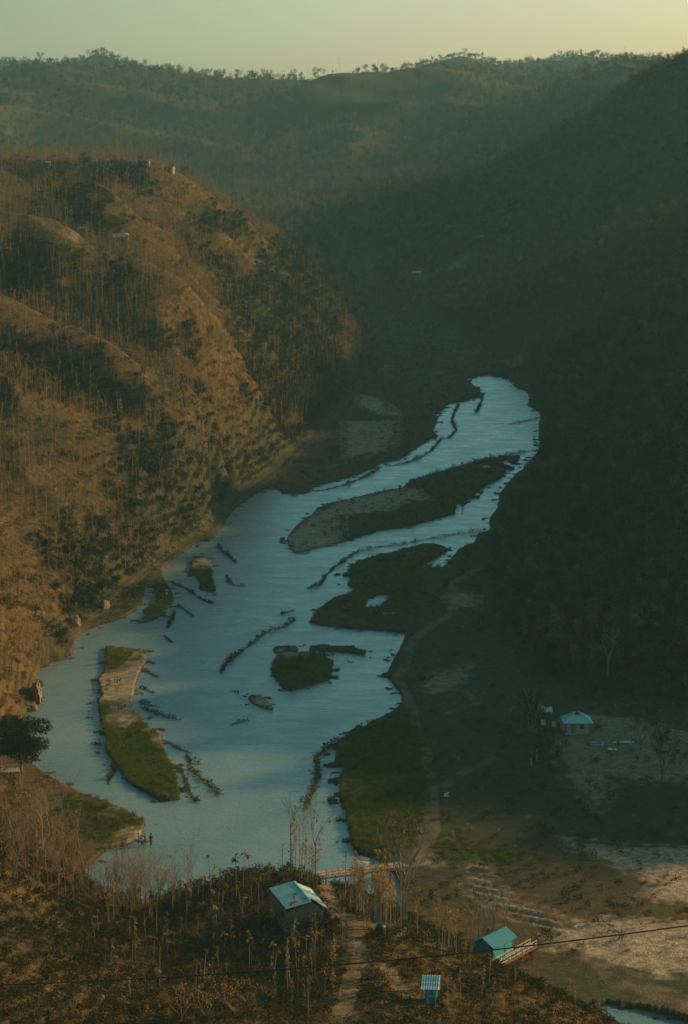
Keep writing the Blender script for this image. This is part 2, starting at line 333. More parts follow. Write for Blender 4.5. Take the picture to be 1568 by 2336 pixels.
# ------------------------------------------------------------------ node material helpers
def mat_new(name):
    m = bpy.data.materials.new(name); m.use_nodes = True; t = m.node_tree
    return m, t, t.nodes['Principled BSDF']
def N(t, kind, **k):
    n = t.nodes.new(kind)
    for a, b in k.items():
        if a.startswith('_'): n.inputs[a[1:].replace('_', ' ')].default_value = b
        else: setattr(n, a, b)
    return n
def ramp(t, src, stops):
    r = t.nodes.new('ShaderNodeValToRGB'); t.links.new(src, r.inputs[0]); el = r.color_ramp.elements
    el[0].position, el[0].color = stops[0][0], (*stops[0][1], 1); el[1].position, el[1].color = stops[-1][0], (*stops[-1][1], 1)
    for p, c in stops[1:-1]: q = el.new(p); q.color = (*c, 1)
    return r.outputs[0]
def mixc(t, f, a, b, bt='MIX'):
    m = t.nodes.new('ShaderNodeMix'); m.data_type = 'RGBA'; m.blend_type = bt
    if isinstance(f, (int, float)): m.inputs[0].default_value = f
    else: t.links.new(f, m.inputs[0])
    for i, v in ((6, a), (7, b)):
        if isinstance(v, tuple): m.inputs[i].default_value = (*v, 1)
        else: t.links.new(v, m.inputs[i])
    return m.outputs[2]
def noise_n(t, scale, detail=5, rough=.6, vec=None):
    n = t.nodes.new('ShaderNodeTexNoise'); n.inputs['Scale'].default_value = scale; n.inputs['Detail'].default_value = detail; n.inputs['Roughness'].default_value = rough
    if vec is None:
        tc = t.nodes.new('ShaderNodeTexCoord'); vec = tc.outputs['Object']
    t.links.new(vec, n.inputs['Vector']); return n.outputs[0]
def bump(t, bs, h, strength=.4, dist=.1):
    b = t.nodes.new('ShaderNodeBump'); b.inputs['Strength'].default_value = strength; b.inputs['Distance'].default_value = dist
    t.links.new(h, b.inputs['Height']); t.links.new(b.outputs[0], bs.inputs['Normal'])
def simple(name, c1, c2, scale=3.0, rough=.85, bstr=.3, bdist=.02, metal=0.0):
    m, t, b = mat_new(name); n = noise_n(t, scale)
    t.links.new(ramp(t, n, [(.3, c1), (.7, c2)]), b.inputs['Base Color']); b.inputs['Roughness'].default_value = rough; b.inputs['Metallic'].default_value = metal
    b.inputs['Specular IOR Level'].default_value = .3
    bump(t, b, n, bstr, bdist); return m
def leafmat(name, cols, trans=.35, rough=.75):
    """foliage: colour varies from plant to plant and from leaf to leaf"""
    m = bpy.data.materials.new(name); m.use_nodes = True; t = m.node_tree; t.nodes.clear()
    out = t.nodes.new('ShaderNodeOutputMaterial'); oi = t.nodes.new('ShaderNodeObjectInfo'); ge = t.nodes.new('ShaderNodeNewGeometry')
    ad = t.nodes.new('ShaderNodeMath'); ad.operation = 'MULTIPLY_ADD'; ad.inputs[1].default_value = .55
    t.links.new(oi.outputs['Random'], ad.inputs[0])
    mu = t.nodes.new('ShaderNodeMath'); mu.operation = 'MULTIPLY'; mu.inputs[1].default_value = .45; t.links.new(ge.outputs['Random Per Island'], mu.inputs[0]); t.links.new(mu.outputs[0], ad.inputs[2])
    k = len(cols); col = ramp(t, ad.outputs[0], [(i / (k - 1), c) for i, c in enumerate(cols)])
    d = t.nodes.new('ShaderNodeBsdfDiffuse'); tr = t.nodes.new('ShaderNodeBsdfTranslucent'); mx = t.nodes.new('ShaderNodeMixShader')
    t.links.new(col, d.inputs[0]); t.links.new(col, tr.inputs[0]); mx.inputs[0].default_value = trans
    t.links.new(d.outputs[0], mx.inputs[1]); t.links.new(tr.outputs[0], mx.inputs[2]); t.links.new(mx.outputs[0], out.inputs[0]); return m

# ------------------------------------------------------------------ terrain sheet
th = np.concatenate([np.linspace(-48, -22, 14)[:-1], np.linspace(-22, -9, 44)[:-1], np.arange(-9, 9, .032), np.linspace(9, 22, 45), np.linspace(22, 52, 17)[1:]])
th = np.radians(th)
dd = np.concatenate([np.linspace(12, 200, 26)[:-1], 200 * np.exp(np.arange(0, math.log(1250 / 200), .0019)), 1250 * np.exp(np.arange(0, math.log(4300 / 1250) + .005, .0035))])
TT, DD = np.meshgrid(np.tan(th), dd, indexing='ij')
X = (TT * DD).ravel(); Y = DD.ravel()
Z = np.empty(X.size)
for i in range(0, X.size, 200000): Z[i:i + 200000] = height(X[i:i + 200000], Y[i:i + 200000])
nc, nr = len(th), len(dd)
ii, jj = np.meshgrid(np.arange(nc - 1), np.arange(nr - 1), indexing='ij'); q = (ii * nr + jj).ravel()
F = np.stack([q, q + nr, q + nr + 1, q + 1], 1)
# cover of the ground: r sand, g crop/grass, b bare path soil, a = kind of hillside (0 dark scrub .. 1 dry tawny), with fold shade and crest light painted in
P = np.stack([X, Y], 1)
def rag(P, s=2.5, a=1.2, off=0): return noise(P[:, 0], P[:, 1], s, off) * a + noise(P[:, 0], P[:, 1], s * .37, off + 4) * a * .5
SAND = [(R5([(640, 510), (690, 520), (698, 560), (665, 610), (640, 690), (635, 790), (560, 850), (510, 830), (525, 745), (430, 735), (415, 650), (460, 600), (560, 590)]), .8),
        (R5([(875, 85), (930, 80), (1000, 98), (990, 128), (900, 125)]), .9), (R5([(940, 245), (1000, 242), (990, 265), (940, 262)]), .9),
        (R5([(1215, 500), (1390, 490), (1390, 530), (1215, 535)]), .9), (R5([(1560, 540), (1630, 545), (1620, 575), (1560, 575)]), .9), (R5([(1090, 710), (1290, 710), (1290, 805), (1090, 790)]), .9),
        (R5([(690, 860), (775, 885), (775, 940), (735, 935)]), .8), (R5([(700, 1185), (780, 1180), (850, 1205), (780, 1225), (690, 1215)]), .8),
        (R3([(1280, 1150), (1400, 1035), (1568, 960)]) + R4([(90, 940), (250, 910), (340, 905), (390, 975), (300, 960), (200, 1010), (0, 1030), (0, 1165)]) + R3([(1380, 1225), (1300, 1190)]), .85),
        (R4([(60, 480), (160, 500), (230, 545), (270, 575), (200, 575), (100, 560), (60, 520)]), .9), (R4([(0, 600), (120, 600), (240, 595), (235, 660), (200, 730), (100, 750), (0, 770)]), .75),
        (R8([(920, 740), (1040, 660), (1200, 650), (1400, 670), (1900, 690), (1900, 900), (1400, 920), (1250, 880), (1100, 830), (1000, 790), (900, 780)]), 1.0),
        (R8([(1010, 290), (1150, 300), (1300, 320), (1900, 340), (1900, 470), (1430, 500), (1300, 440), (1150, 370), (1000, 320)]), .95),
        (R8([(1900, 430), (1900, 640), (1400, 580), (1320, 590), (1430, 480)]), .9), (R8([(540, 520), (600, 390), (780, 560), (900, 600), (1040, 670), (950, 730), (800, 660)]), .75),
        (R6([(430, 245), (610, 240), (610, 330), (560, 310), (500, 340), (480, 300)]), .6), (R6([(410, 600), (570, 570), (560, 650), (500, 680), (400, 700), (330, 670)]), .5),
        (R6([(930, 890), (1120, 860), (1350, 870), (1500, 900), (1700, 950), (1700, 1150), (1200, 1130), (1000, 1090), (930, 1020)]), .5),
        (R6([(980, 1110), (1100, 1080), (1230, 1120), (1220, 1200), (1150, 1254), (1100, 1200)]), .55),
        (R8([(330, 400), (350, 330), (400, 360), (440, 400), (380, 415)]), .8), (R4([(700, 325), (820, 320), (825, 350), (760, 360)]), .5), (R4([(170, 340), (220, 350), (205, 410), (165, 380)]), .5),
        (R7([(560, 250), (690, 215), (700, 260), (670, 310), (600, 345), (540, 330)]), .9), (R2([(50, 540), (150, 470), (310, 500), (280, 570), (150, 590)]), .0),
        (R8([(1150, 850), (1400, 960), (1568, 1010), (1900, 1040), (1900, 1140), (1568, 1080), (1330, 1010), (1220, 930)]), .35)]
CROP = [(R5([(455, 500), (640, 510), (560, 590), (455, 610)]), .7), (R5([(430, 740), (525, 745), (510, 830), (560, 850), (670, 795), (690, 870), (790, 1000), (840, 1070), (855, 1200), (700, 1200), (525, 1070), (450, 960)]), 1.0),
        (ISL['I3'], .6), (ISL['I3c'], .6), (R5([(855, 118), (990, 130), (1005, 240), (900, 235), (850, 150)]), .5), (R8([(900, 780), (1060, 850), (1200, 930), (1290, 1000), (1230, 1020), (1100, 950), (950, 860)]), 1.0),
        (R8([(1400, 975), (1440, 940), (1900, 965), (1900, 1010), (1430, 995)]), 1.0), ([(760, 1690), (900, 1620), (960, 1650), (985, 1800), (960, 1900), (900, 1960), (790, 1925), (765, 1800)], .9),
        (R7([(300, 60), (410, 95), (600, 165), (700, 215), (560, 260), (480, 330), (300, 240), (250, 100)]), .65), (R5([(560, 385), (810, 310), (770, 180), (700, 170), (560, 250), (450, 360)]), .5),
        (R8([(380, 300), (480, 270), (800, 330), (860, 400), (600, 390), (440, 400)]), .6), (R6([(0, 100), (400, 40), (470, 80), (400, 150), (300, 300), (200, 420), (0, 420)]), .45), (R4([(320, 910), (640, 800), (750, 850), (520, 1000), (300, 1080), (100, 1110), (200, 1010), (380, 975)]), .45)]
PATHS = [(R6([(610, 130), (540, 170), (490, 200), (495, 260), (500, 310), (470, 350), (400, 390), (340, 430), (290, 500), (270, 580), (240, 630), (265, 680), (290, 740), (310, 790), (320, 860), (350, 930), (380, 1030), (400, 1130)]) + R8([(400, 180), (410, 240), (370, 300), (340, 350), (335, 400)]), .9, 0),
         (R3([(1420, 830)]) + R4([(0, 795), (80, 770), (160, 745), (240, 715), (255, 640), (260, 580), (210, 530), (150, 510), (80, 490)]), 1.1, 0),
         (R8([(0, 640), (30, 680), (50, 730), (60, 800), (70, 850), (40, 900), (30, 970), (10, 1040), (-30, 1140)]), .55, 1), (R8([(-20, 650), (60, 680), (130, 690), (250, 720), (330, 760), (420, 790), (520, 820), (600, 850), (690, 890)]), .6, 1),
         (R8([(70, 860), (150, 870), (200, 900), (230, 960), (290, 1010), (350, 1050)]), .5, 1), (R7([(1330, 440), (1400, 450), (1450, 480), (1500, 560), (1545, 640)]), .9, 1),
         (R1([(60, 840), (180, 838), (250, 893), (340, 925), (450, 935), (540, 950), (600, 985)]), .8, 1),
         (R2([(310, 1115), (400, 1080), (480, 1040), (580, 990)]), 1.1, 1), (R2([(370, 1100), (470, 1060), (500, 1030), (560, 1070)]), 1.0, 1), (R2([(80, 1080), (130, 1030), (180, 990)]), 1., 1), (R2([(600, 922), (650, 925), (685, 910)]), 1.6, 1), (R2([(230, 1112), (290, 1108)]), 1.6, 1),
         (R6([(1050, 920), (1045, 960), (1050, 1000), (1040, 1050)]), .7, 0), (R6([(460, 1130), (520, 1090), (600, 1060), (680, 1040)]), .5, 0), (R6([(400, 700), (470, 680), (540, 690), (600, 760), (480, 800)]), .7, 0),
         (R4([(70, 150), (200, 165), (300, 175), (370, 180)]), 1., 0), (R4([(280, 200), (420, 220), (540, 230)]), 1., 0), (R4([(390, 290), (640, 298)]), .8, 0), (R4([(385, 385), (475, 380)]), 1.4, 0), (R4([(470, 868), (610, 875)]), .7, 0), (R4([(80, 100), (250, 100), (320, 90)]), 1.2, 0),
         (R7([(410, 200), (470, 170), (520, 140)]), .4, 0), (R7([(400, 430), (450, 480), (520, 500), (600, 560), (690, 600)]), .5, 1)]
# evergreen thickets in the hill folds, and dark cover painting shade on slopes
GULLY = [R1([(0, 950), (280, 960), (330, 1080), (260, 1200), (60, 1200), (0, 1150)]), R1([(255, 690), (330, 660), (400, 700), (480, 790), (560, 860), (450, 890), (330, 860), (265, 780)]),
         R1([(390, 590), (550, 600), (700, 620), (690, 700), (560, 720), (430, 660)]), R1([(900, 800), (1000, 780), (1120, 850), (1140, 950), (1000, 940), (900, 860)]), R3([(690, 220), (800, 190), (900, 230), (900, 300), (830, 340), (700, 300)]),
         R3([(0, 240), (200, 270), (380, 300), (560, 420), (720, 520), (800, 620), (680, 650), (500, 600), (380, 520), (240, 490), (120, 480), (30, 330)]), R1([(830, 930), (1000, 980), (1080, 1050), (980, 1080), (850, 1000)]),
         R3([(480, 640), (800, 640), (900, 540), (1100, 520), (1568, 420), (1450, 800), (1100, 980), (1000, 1100), (700, 1230), (560, 1254), (560, 1100), (520, 900)]), R1([(500, 1060), (560, 1090), (620, 1200), (560, 1254), (490, 1200)]),
         R5([(190, 420), (330, 440), (360, 480), (330, 540), (200, 600), (170, 500)]), R5([(250, 0), (700, 0), (700, 150), (560, 260), (480, 350), (380, 400), (300, 330), (260, 230)]), R3([(1000, 0), (1568, 0), (1568, 420), (1200, 500), (1100, 350), (1050, 150)])]
GW = [np.array([hit(a, b)[:2] for a, b in g]) for g in GULLY]
CREST = [R1([(30, 640), (100, 670), (180, 770), (230, 830)]), R1([(260, 670), (340, 655), (400, 690), (500, 770), (600, 860), (700, 940)]), R1([(0, 850), (180, 830), (260, 890), (400, 930), (560, 950), (640, 1000), (820, 1100), (980, 1230)]),  # dry grass crests, made tawnier to paint sunlight along them
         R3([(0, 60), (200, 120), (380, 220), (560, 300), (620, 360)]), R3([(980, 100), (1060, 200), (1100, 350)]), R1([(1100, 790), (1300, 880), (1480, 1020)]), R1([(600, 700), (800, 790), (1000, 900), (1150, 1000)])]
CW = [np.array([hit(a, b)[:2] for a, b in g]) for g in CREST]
def gully(P):
    g = np.full(len(P), -30.0); r = noise(P[:, 0], P[:, 1], 7, 2.2) * 5
    for w_ in GW: g = np.maximum(g, sdist(P, w_, 20))
    return ss(-3, 4, g + r)
sand = np.zeros(X.size); crop = np.zeros(X.size); path = np.zeros(X.size)
ragn = rag(P); ragf = rag(P, 9, 2.5, 3)
for poly, v in SAND:
    W_ = flat(poly, 1.0); s = sdist(P, W_, 6); sand = np.maximum(sand, v * ss(-.8, 1.4, s + ragn))
for poly, v in CROP:
    W_ = flat(poly, 1.0); s = sdist(P, W_, 6); crop = np.maximum(crop, v * ss(-.5, .9, s + ragn * .5))
PATHW = []
for line, wd, hill in PATHS:
    wd = wd * (.45 if hill and line[0][1] > 1900 else .5 if line[0][1] < 1150 else .15); W_ = np.array([hit(a, b)[:2] for a, b in line]) if hill else flat(line, 1.0); PATHW.append((W_, wd))
    s = ldist(P, W_, 8); path = np.maximum(path, ss(wd * 1.5, wd * .4, s + ragn * wd * .6) * np.clip(.62 + 1.1 * noise(X, Y, 3.1, 7), .15, .9) * (1 if hill else .6))
# strip of sand along the shore of the spit and banks
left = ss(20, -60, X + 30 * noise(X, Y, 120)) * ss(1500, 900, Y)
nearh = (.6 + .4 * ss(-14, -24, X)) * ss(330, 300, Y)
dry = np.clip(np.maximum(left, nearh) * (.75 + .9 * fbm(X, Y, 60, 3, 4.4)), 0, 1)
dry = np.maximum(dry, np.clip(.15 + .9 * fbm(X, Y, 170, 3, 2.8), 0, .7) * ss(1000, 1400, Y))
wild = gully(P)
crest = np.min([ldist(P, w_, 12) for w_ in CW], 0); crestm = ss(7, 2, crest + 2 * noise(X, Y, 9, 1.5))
dry = np.maximum(dry * (1 - .95 * wild), crestm)  # shade in folds and sunlight on crests go into the ground colour
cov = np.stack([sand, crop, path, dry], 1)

def ground_material():
    m, t, b = mat_new('ground_cover')
    at = N(t, 'ShaderNodeAttribute', attribute_name='cover'); sp = N(t, 'ShaderNodeSeparateColor'); t.links.new(at.outputs['Color'], sp.inputs[0])
    n1, n2, n3 = noise_n(t, .07, 8, .65), noise_n(t, .9, 6, .7), noise_n(t, 4.0, 4, .7)
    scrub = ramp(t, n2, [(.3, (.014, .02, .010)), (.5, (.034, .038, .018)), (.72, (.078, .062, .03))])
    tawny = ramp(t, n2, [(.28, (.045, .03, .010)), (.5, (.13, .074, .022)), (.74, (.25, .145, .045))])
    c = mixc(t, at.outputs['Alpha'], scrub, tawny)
    c = mixc(t, ramp(t, n1, [(.45, (0, 0, 0)), (.62, (.55, .55, .55))]), c, (.028, .045, .018))
    grass = ramp(t, n2, [(.25, (.018, .035, .010)), (.5, (.05, .072, .014)), (.75, (.10, .115, .02))])
    c = mixc(t, sp.outputs[1], c, grass)
    soil = ramp(t, n3, [(.3, (.08, .06, .035)), (.5, (.19, .145, .09)), (.7, (.30, .23, .15))])
    sandc = ramp(t, n3, [(.25, (.13, .10, .065)), (.42, (.34, .275, .185)), (.7, (.55, .46, .33))])
    patch = mixc(t, ramp(t, n2, [(.42, (0, 0, 0)), (.56, (1, 1, 1))]), sandc, scrub)
    sandm = mixc(t, .55, sandc, patch)
    c = mixc(t, sp.outputs[0], c, sandm); c = mixc(t, sp.outputs[2], c, soil)
    # wet margin at the water line
    ge = N(t, 'ShaderNodeNewGeometry'); sx = N(t, 'ShaderNodeSeparateXYZ'); t.links.new(ge.outputs['Position'], sx.inputs[0])
    mr = N(t, 'ShaderNodeMapRange'); mr.inputs[1].default_value = .02; mr.inputs[2].default_value = .3; t.links.new(sx.outputs[2], mr.inputs[0])
    c = mixc(t, mr.outputs[0], (.05, .043, .035), c)
    t.links.new(c, b.inputs['Base Color']); b.inputs['Roughness'].default_value = .95; b.inputs['Specular IOR Level'].default_value = .12
    ad = N(t, 'ShaderNodeMath', operation='ADD'); t.links.new(n2, ad.inputs[0]); t.links.new(n3, ad.inputs[1]); bump(t, b, ad.outputs[0], .7, .35)
    return m
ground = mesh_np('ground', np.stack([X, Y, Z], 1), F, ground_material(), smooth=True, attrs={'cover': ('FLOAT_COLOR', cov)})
tag(ground, 'valley floor, river islands and wooded hillsides', None, None, 'structure')

def water_material():
    m, t, b = mat_new('river_water')
    tc = N(t, 'ShaderNodeTexCoord'); mp = N(t, 'ShaderNodeMapping'); mp.inputs['Scale'].default_value = (1, .45, 1); t.links.new(tc.outputs['Object'], mp.inputs[0])
    mp2 = N(t, 'ShaderNodeMapping'); mp2.inputs['Scale'].default_value = (.5, 1.0, 1); mp2.inputs['Rotation'].default_value = (0, 0, .35); t.links.new(tc.outputs['Object'], mp2.inputs[0])
    n1, n2, n3 = noise_n(t, 2.4, 6, .7, mp.outputs[0]), noise_n(t, .05, 5, .6, mp.outputs[0]), noise_n(t, .22, 7, .65, mp2.outputs[0])
    nm_ = mixc(t, .3, n2, n3)
    t.links.new(ramp(t, nm_, [(.35, (.085, .15, .145)), (.62, (.15, .215, .20))]), b.inputs['Base Color'])
    r = ramp(t, n3, [(.35, (.2, .2, .2)), (.65, (.38, .38, .38))]); t.links.new(r, b.inputs['Roughness']); b.inputs['IOR'].default_value = 1.333
    ad = N(t, 'ShaderNodeMath', operation='MULTIPLY_ADD'); ad.inputs[1].default_value = 2.0; t.links.new(n3, ad.inputs[0]); t.links.new(n1, ad.inputs[2])
    bump(t, b, ad.outputs[0], .6, .13); return m
xs = np.linspace(-600, 500, 12); ys = np.linspace(205, 1100, 10); WX, WY = np.meshgrid(xs, ys, indexing='ij')
a_, b_ = np.meshgrid(np.arange(11), np.arange(9), indexing='ij'); q = (a_ * 10 + b_).ravel()
# the river sheet lies only where the channel is cut below it; it passes under the banks
water = mesh_np('water', np.stack([WX.ravel(), WY.ravel(), np.zeros(WX.size)], 1), np.stack([q, q + 10, q + 11, q + 1], 1), water_material())
tag(water, 'wide shallow river reflecting the sky', None, None, 'structure')
# ------------------------------------------------------------------ plant meshes
class MB:
    """collects faces with a material slot each"""
    def __init__(s): s.V, s.F, s.M = [], [], []
    def quad(s, a, b, c, d, m=0):
        n = len(s.V); s.V += [a, b, c, d]; s.F.append((n, n + 1, n + 2, n + 3)); s.M.append(m)
    def tube(s, pts, rad, k=5, m=0, cap=True):
        pts = [np.asarray(p, float) for p in pts]; n0 = len(s.V)
        for i, p in enumerate(pts):
            d = pts[min(i + 1, len(pts) - 1)] - pts[max(i - 1, 0)]; d = d / (np.linalg.norm(d) + 1e-9)
            a = np.cross(d, (0, 0, 1) if abs(d[2]) < .9 else (1, 0, 0)); a /= np.linalg.norm(a); b = np.cross(d, a)
            r = rad[i] if hasattr(rad, '__len__') else rad
            for j in range(k):
                t = 2 * math.pi * j / k; s.V.append(p + a * math.cos(t) * r + b * math.sin(t) * r)
        for i in range(len(pts) - 1):
            for j in range(k):
                q = n0 + i * k + j; q2 = n0 + i * k + (j + 1) % k; s.F.append((q, q2, q2 + k, q + k)); s.M.append(m)
        if cap:
            s.F.append(tuple(n0 + j for j in range(k))[::-1]); s.M.append(m); e = n0 + (len(pts) - 1) * k; s.F.append(tuple(e + j for j in range(k))); s.M.append(m)
    def box(s, c, size, rz=0, m=0, rx=0, ry=0):
        c = np.asarray(c, float); h = np.asarray(size, float) / 2; n = len(s.V)
        Mx = np.array(Matrix.Rotation(rz, 3, 'Z') @ Matrix.Rotation(ry, 3, 'Y') @ Matrix.Rotation(rx, 3, 'X'))
        for z in (-1, 1):
            for x, y in ((-1, -1), (1, -1), (1, 1), (-1, 1)): s.V.append(c + Mx @ (h * (x, y, z)))
        for f in ((3, 2, 1, 0), (4, 5, 6, 7), (0, 1, 5, 4), (1, 2, 6, 5), (2, 3, 7, 6), (3, 0, 4, 7)): s.F.append(tuple(n + i for i in f)); s.M.append(m)
    def leaf(s, p, size, droop=.5, m=0, w=.55, az=None):
        """a leaf: two quads bent along the middle"""
        az = random.uniform(0, 2 * math.pi) if az is None else az
        pit = random.gauss(-droop, .45)
        d = np.array([math.cos(az) * math.cos(pit), math.sin(az) * math.cos(pit), math.sin(pit)])
        sd_ = np.array([-math.sin(az), math.cos(az), random.gauss(0, .35)]); sd_ /= np.linalg.norm(sd_)
        p = np.asarray(p, float); mid = p + d * size * .55; tip = p + d * size + np.array([0, 0, -size * .18])
        n = len(s.V); s.V += [p, mid - sd_ * size * w * .5, tip, mid + sd_ * size * w * .5]; s.F.append((n, n + 1, n + 2, n + 3)); s.M.append(m)
    def build(s, name, mats, parent=None, smooth=False, link=True):
        return mesh_np(name, s.V, s.F, mats, parent, smooth, None, link, s.M if isinstance(mats, list) else None)

def grow(mb, p, d, L, r, depth, m=0, spread=.6, up=.15, tips=None, k=4, kink=.18):
    """recursive branch"""
    n = 3; pts = [np.array(p, float)]; dv = np.array(d, float)
    for i in range(n):
        dv = dv + np.array([random.gauss(0, kink), random.gauss(0, kink), random.gauss(0, kink * .5) + up * .3]); dv /= np.linalg.norm(dv)
        pts.append(pts[-1] + dv * L / n)
    mb.tube(pts, [r, r * .85, r * .7, r * .5], k, m, cap=False)
    if tips is not None and depth <= 1: tips.extend(pts[1:])
    if depth == 0: return
    nb = random.choice((2, 3, 3))
    for i in range(nb):
        q = pts[random.choice((1, 2, 3))] if i else pts[3]
        az = random.uniform(0, 2 * math.pi); sp = random.uniform(.5, 1.2) * spread
        nd = dv + sp * np.array([math.cos(az), math.sin(az), random.uniform(-.1, .4)]); nd /= np.linalg.norm(nd)
        grow(mb, q, nd, L * random.uniform(.55, .8), r * .55, depth - 1, m, spread, up, tips, max(3, k - 1), kink)

def slim_tree(h=8.0, nl=16, lsz=.5, r=.07, twig=3, lean=.03, top=.55):
    """slender plantation tree: (trunk MB, leaves MB)"""
    t, l = MB(), MB(); lx, ly = random.gauss(0, lean), random.gauss(0, lean)
    bx, by = random.gauss(0, .02), random.gauss(0, .02)
    P_ = [np.array([lx * z + bx * z * z / h, ly * z + by * z * z / h, z]) for z in np.linspace(-.4, h, 6)]
    t.tube(P_, [r * (1 - .65 * i / 5) for i in range(6)], 4, 0, cap=False)
    for i in range(twig):
        z = random.uniform(.5, .97) * h; p = np.array([lx * z + bx * z * z / h, ly * z + by * z * z / h, z]); az = random.uniform(0, 6.28); L = random.uniform(.5, 1.5) * h * .1
        e = p + np.array([math.cos(az) * L * .6, math.sin(az) * L * .6, L]); t.tube([p, e], [r * .35, r * .18], 3, 0, cap=False)
        for k in range(max(1, nl // 8)): l.leaf(e + np.random.default_rng(random.randrange(9999)).normal(0, .12, 3), lsz * random.uniform(.6, 1.1))
    for i in range(nl):
        z = h * (1 - abs(random.gauss(0, 1)) * (1 - top) * .6); z = max(z, h * .25)
        p = np.array([lx * z + bx * z * z / h, ly * z + by * z * z / h, z]) + np.array([random.gauss(0, .18), random.gauss(0, .18), 0])
        l.leaf(p, lsz * random.uniform(.6, 1.15))
    return t, l
def crown(mb, c, rx, rz, n, lsz, m=0, droop=.1, clumps=7, w=.7, flatb=.0):
    """lumpy crown: leaves gathered in clumps through the volume"""
    cl = []
    for i in range(clumps):
        v = np.array([random.gauss(0, 1) for _ in range(3)]); v /= np.linalg.norm(v); v[2] = abs(v[2]) * 1.0 - flatb if random.random() < .75 else v[2]
        rr = random.uniform(.35, .85); cl.append((np.array(c) + v * (rx * rr, rx * rr, rz * rr), random.uniform(.28, .5)))
    cl.append((np.array(c, float), .55))
    for i in range(n):
        q, s_ = random.choice(cl); v = np.array([random.gauss(0, 1) for _ in range(3)]); v /= np.linalg.norm(v) + 1e-9; v = v * random.uniform(.55, 1.0)
        mb.leaf(q + v * (rx * s_, rx * s_, rz * s_), lsz * random.uniform(.6, 1.3), droop, m, w)
def broad_tree(h=9.0, r=3.0, n=260, lsz=.55, trunk_r=.16):
    t, l = MB(), MB()
    P_ = [np.array([random.gauss(0, .06) * z, random.gauss(0, .06) * z, z]) for z in np.linspace(-.5, h * .6, 4)]
    t.tube(P_, [trunk_r, trunk_r * .85, trunk_r * .7, trunk_r * .5], 5, 0, cap=False)
    for i in range(4):
        az = random.uniform(0, 6.28); e = P_[-1] + np.array([math.cos(az) * r * .55, math.sin(az) * r * .55, h * .18]); t.tube([P_[-2], (P_[-2] + e) / 2 + (0, 0, .2), e], [trunk_r * .5, trunk_r * .35, trunk_r * .15], 3, 0, cap=False)
    crown(l, (P_[-1][0], P_[-1][1], h * .68), r, h * .34, n, lsz, 0, .1, 8)
    return t, l
def bush(r=1.2, h=1.5, n=70, lsz=.3):
    l = MB(); crown(l, (0, 0, h * .4), r, h * .6, n, lsz, 0, -.1, 5); return l
def tuft(r=.35, h=.6, n=14, w=.05):
    l = MB()
    for i in range(n):
        az = random.uniform(0, 6.28); q = np.array([random.gauss(0, r * .5), random.gauss(0, r * .5), -.03]); hh = h * random.uniform(.5, 1.1); s_ = np.array([math.cos(az), math.sin(az), 0]) * w
        tip = q + np.array([random.gauss(0, .25) * hh, random.gauss(0, .25) * hh, hh]); n0 = len(l.V); l.V += [q - s_, q + s_, tip]; l.F.append((n0, n0 + 1, n0 + 2)); l.M.append(0)
    return l
def merged(a, b):
    """trunk (slot 0) and leaves (slot 1) in one"""
    o = MB(); o.V = list(a.V) + list(b.V); n = len(a.V); o.F = list(a.F) + [tuple(i + n for i in f) for f in b.F]; o.M = [0] * len(a.F) + [1] * len(b.F); return o

M_ = {}
M_['bark_pale'] = simple('pale_bark', (.13, .10, .07), (.30, .24, .17), 6, .9, .4, .02)
M_['bark_warm'] = simple('sunlit_teak_bark', (.15, .09, .045), (.36, .22, .11), 6, .9, .4, .02)  # warm tone of the low sun put into the bark colour
M_['bark_dark'] = simple('dark_bark', (.05, .035, .025), (.13, .09, .06), 5, .9, .4, .02)
M_['teak_leaf'] = leafmat('dry_teak_leaf', [(.045, .05, .012), (.15, .09, .02), (.30, .155, .03), (.46, .25, .045)], .4)
M_['shade_bark'] = simple('shaded_bark', (.06, .05, .035), (.14, .115, .08), 6, .9, .4, .02)  # darker bark copy: shade of the right mountainside painted in
M_['sapling_leaf'] = leafmat('young_teak_leaf', [(.02, .026, .008), (.07, .055, .016), (.17, .105, .025), (.45, .27, .05)], .35)
M_['brown_leaf'] = leafmat('brown_woodland_leaf', [(.025, .02, .010), (.08, .055, .025), (.17, .115, .055), (.34, .24, .12)], .3)
M_['gold_leaf'] = leafmat('golden_teak_leaf', [(.10, .08, .015), (.34, .18, .03), (.52, .29, .05)], .45)
M_['green_leaf'] = leafmat('evergreen_leaf', [(.008, .018, .008), (.018, .034, .012), (.04, .052, .015)], .2)
M_['far_leaf'] = leafmat('woodland_leaf', [(.008, .018, .010), (.025, .04, .02), (.075, .085, .035), (.24, .2, .085)], .25)
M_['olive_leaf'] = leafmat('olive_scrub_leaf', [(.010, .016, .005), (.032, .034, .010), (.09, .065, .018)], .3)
M_['dry_grass'] = leafmat('dry_grass', [(.06, .05, .015), (.19, .115, .03), (.34, .2, .055)], .35)
M_['crop'] = leafmat('crop_grass', [(.03, .055, .010), (.08, .10, .012), (.17, .17, .018)], .35)

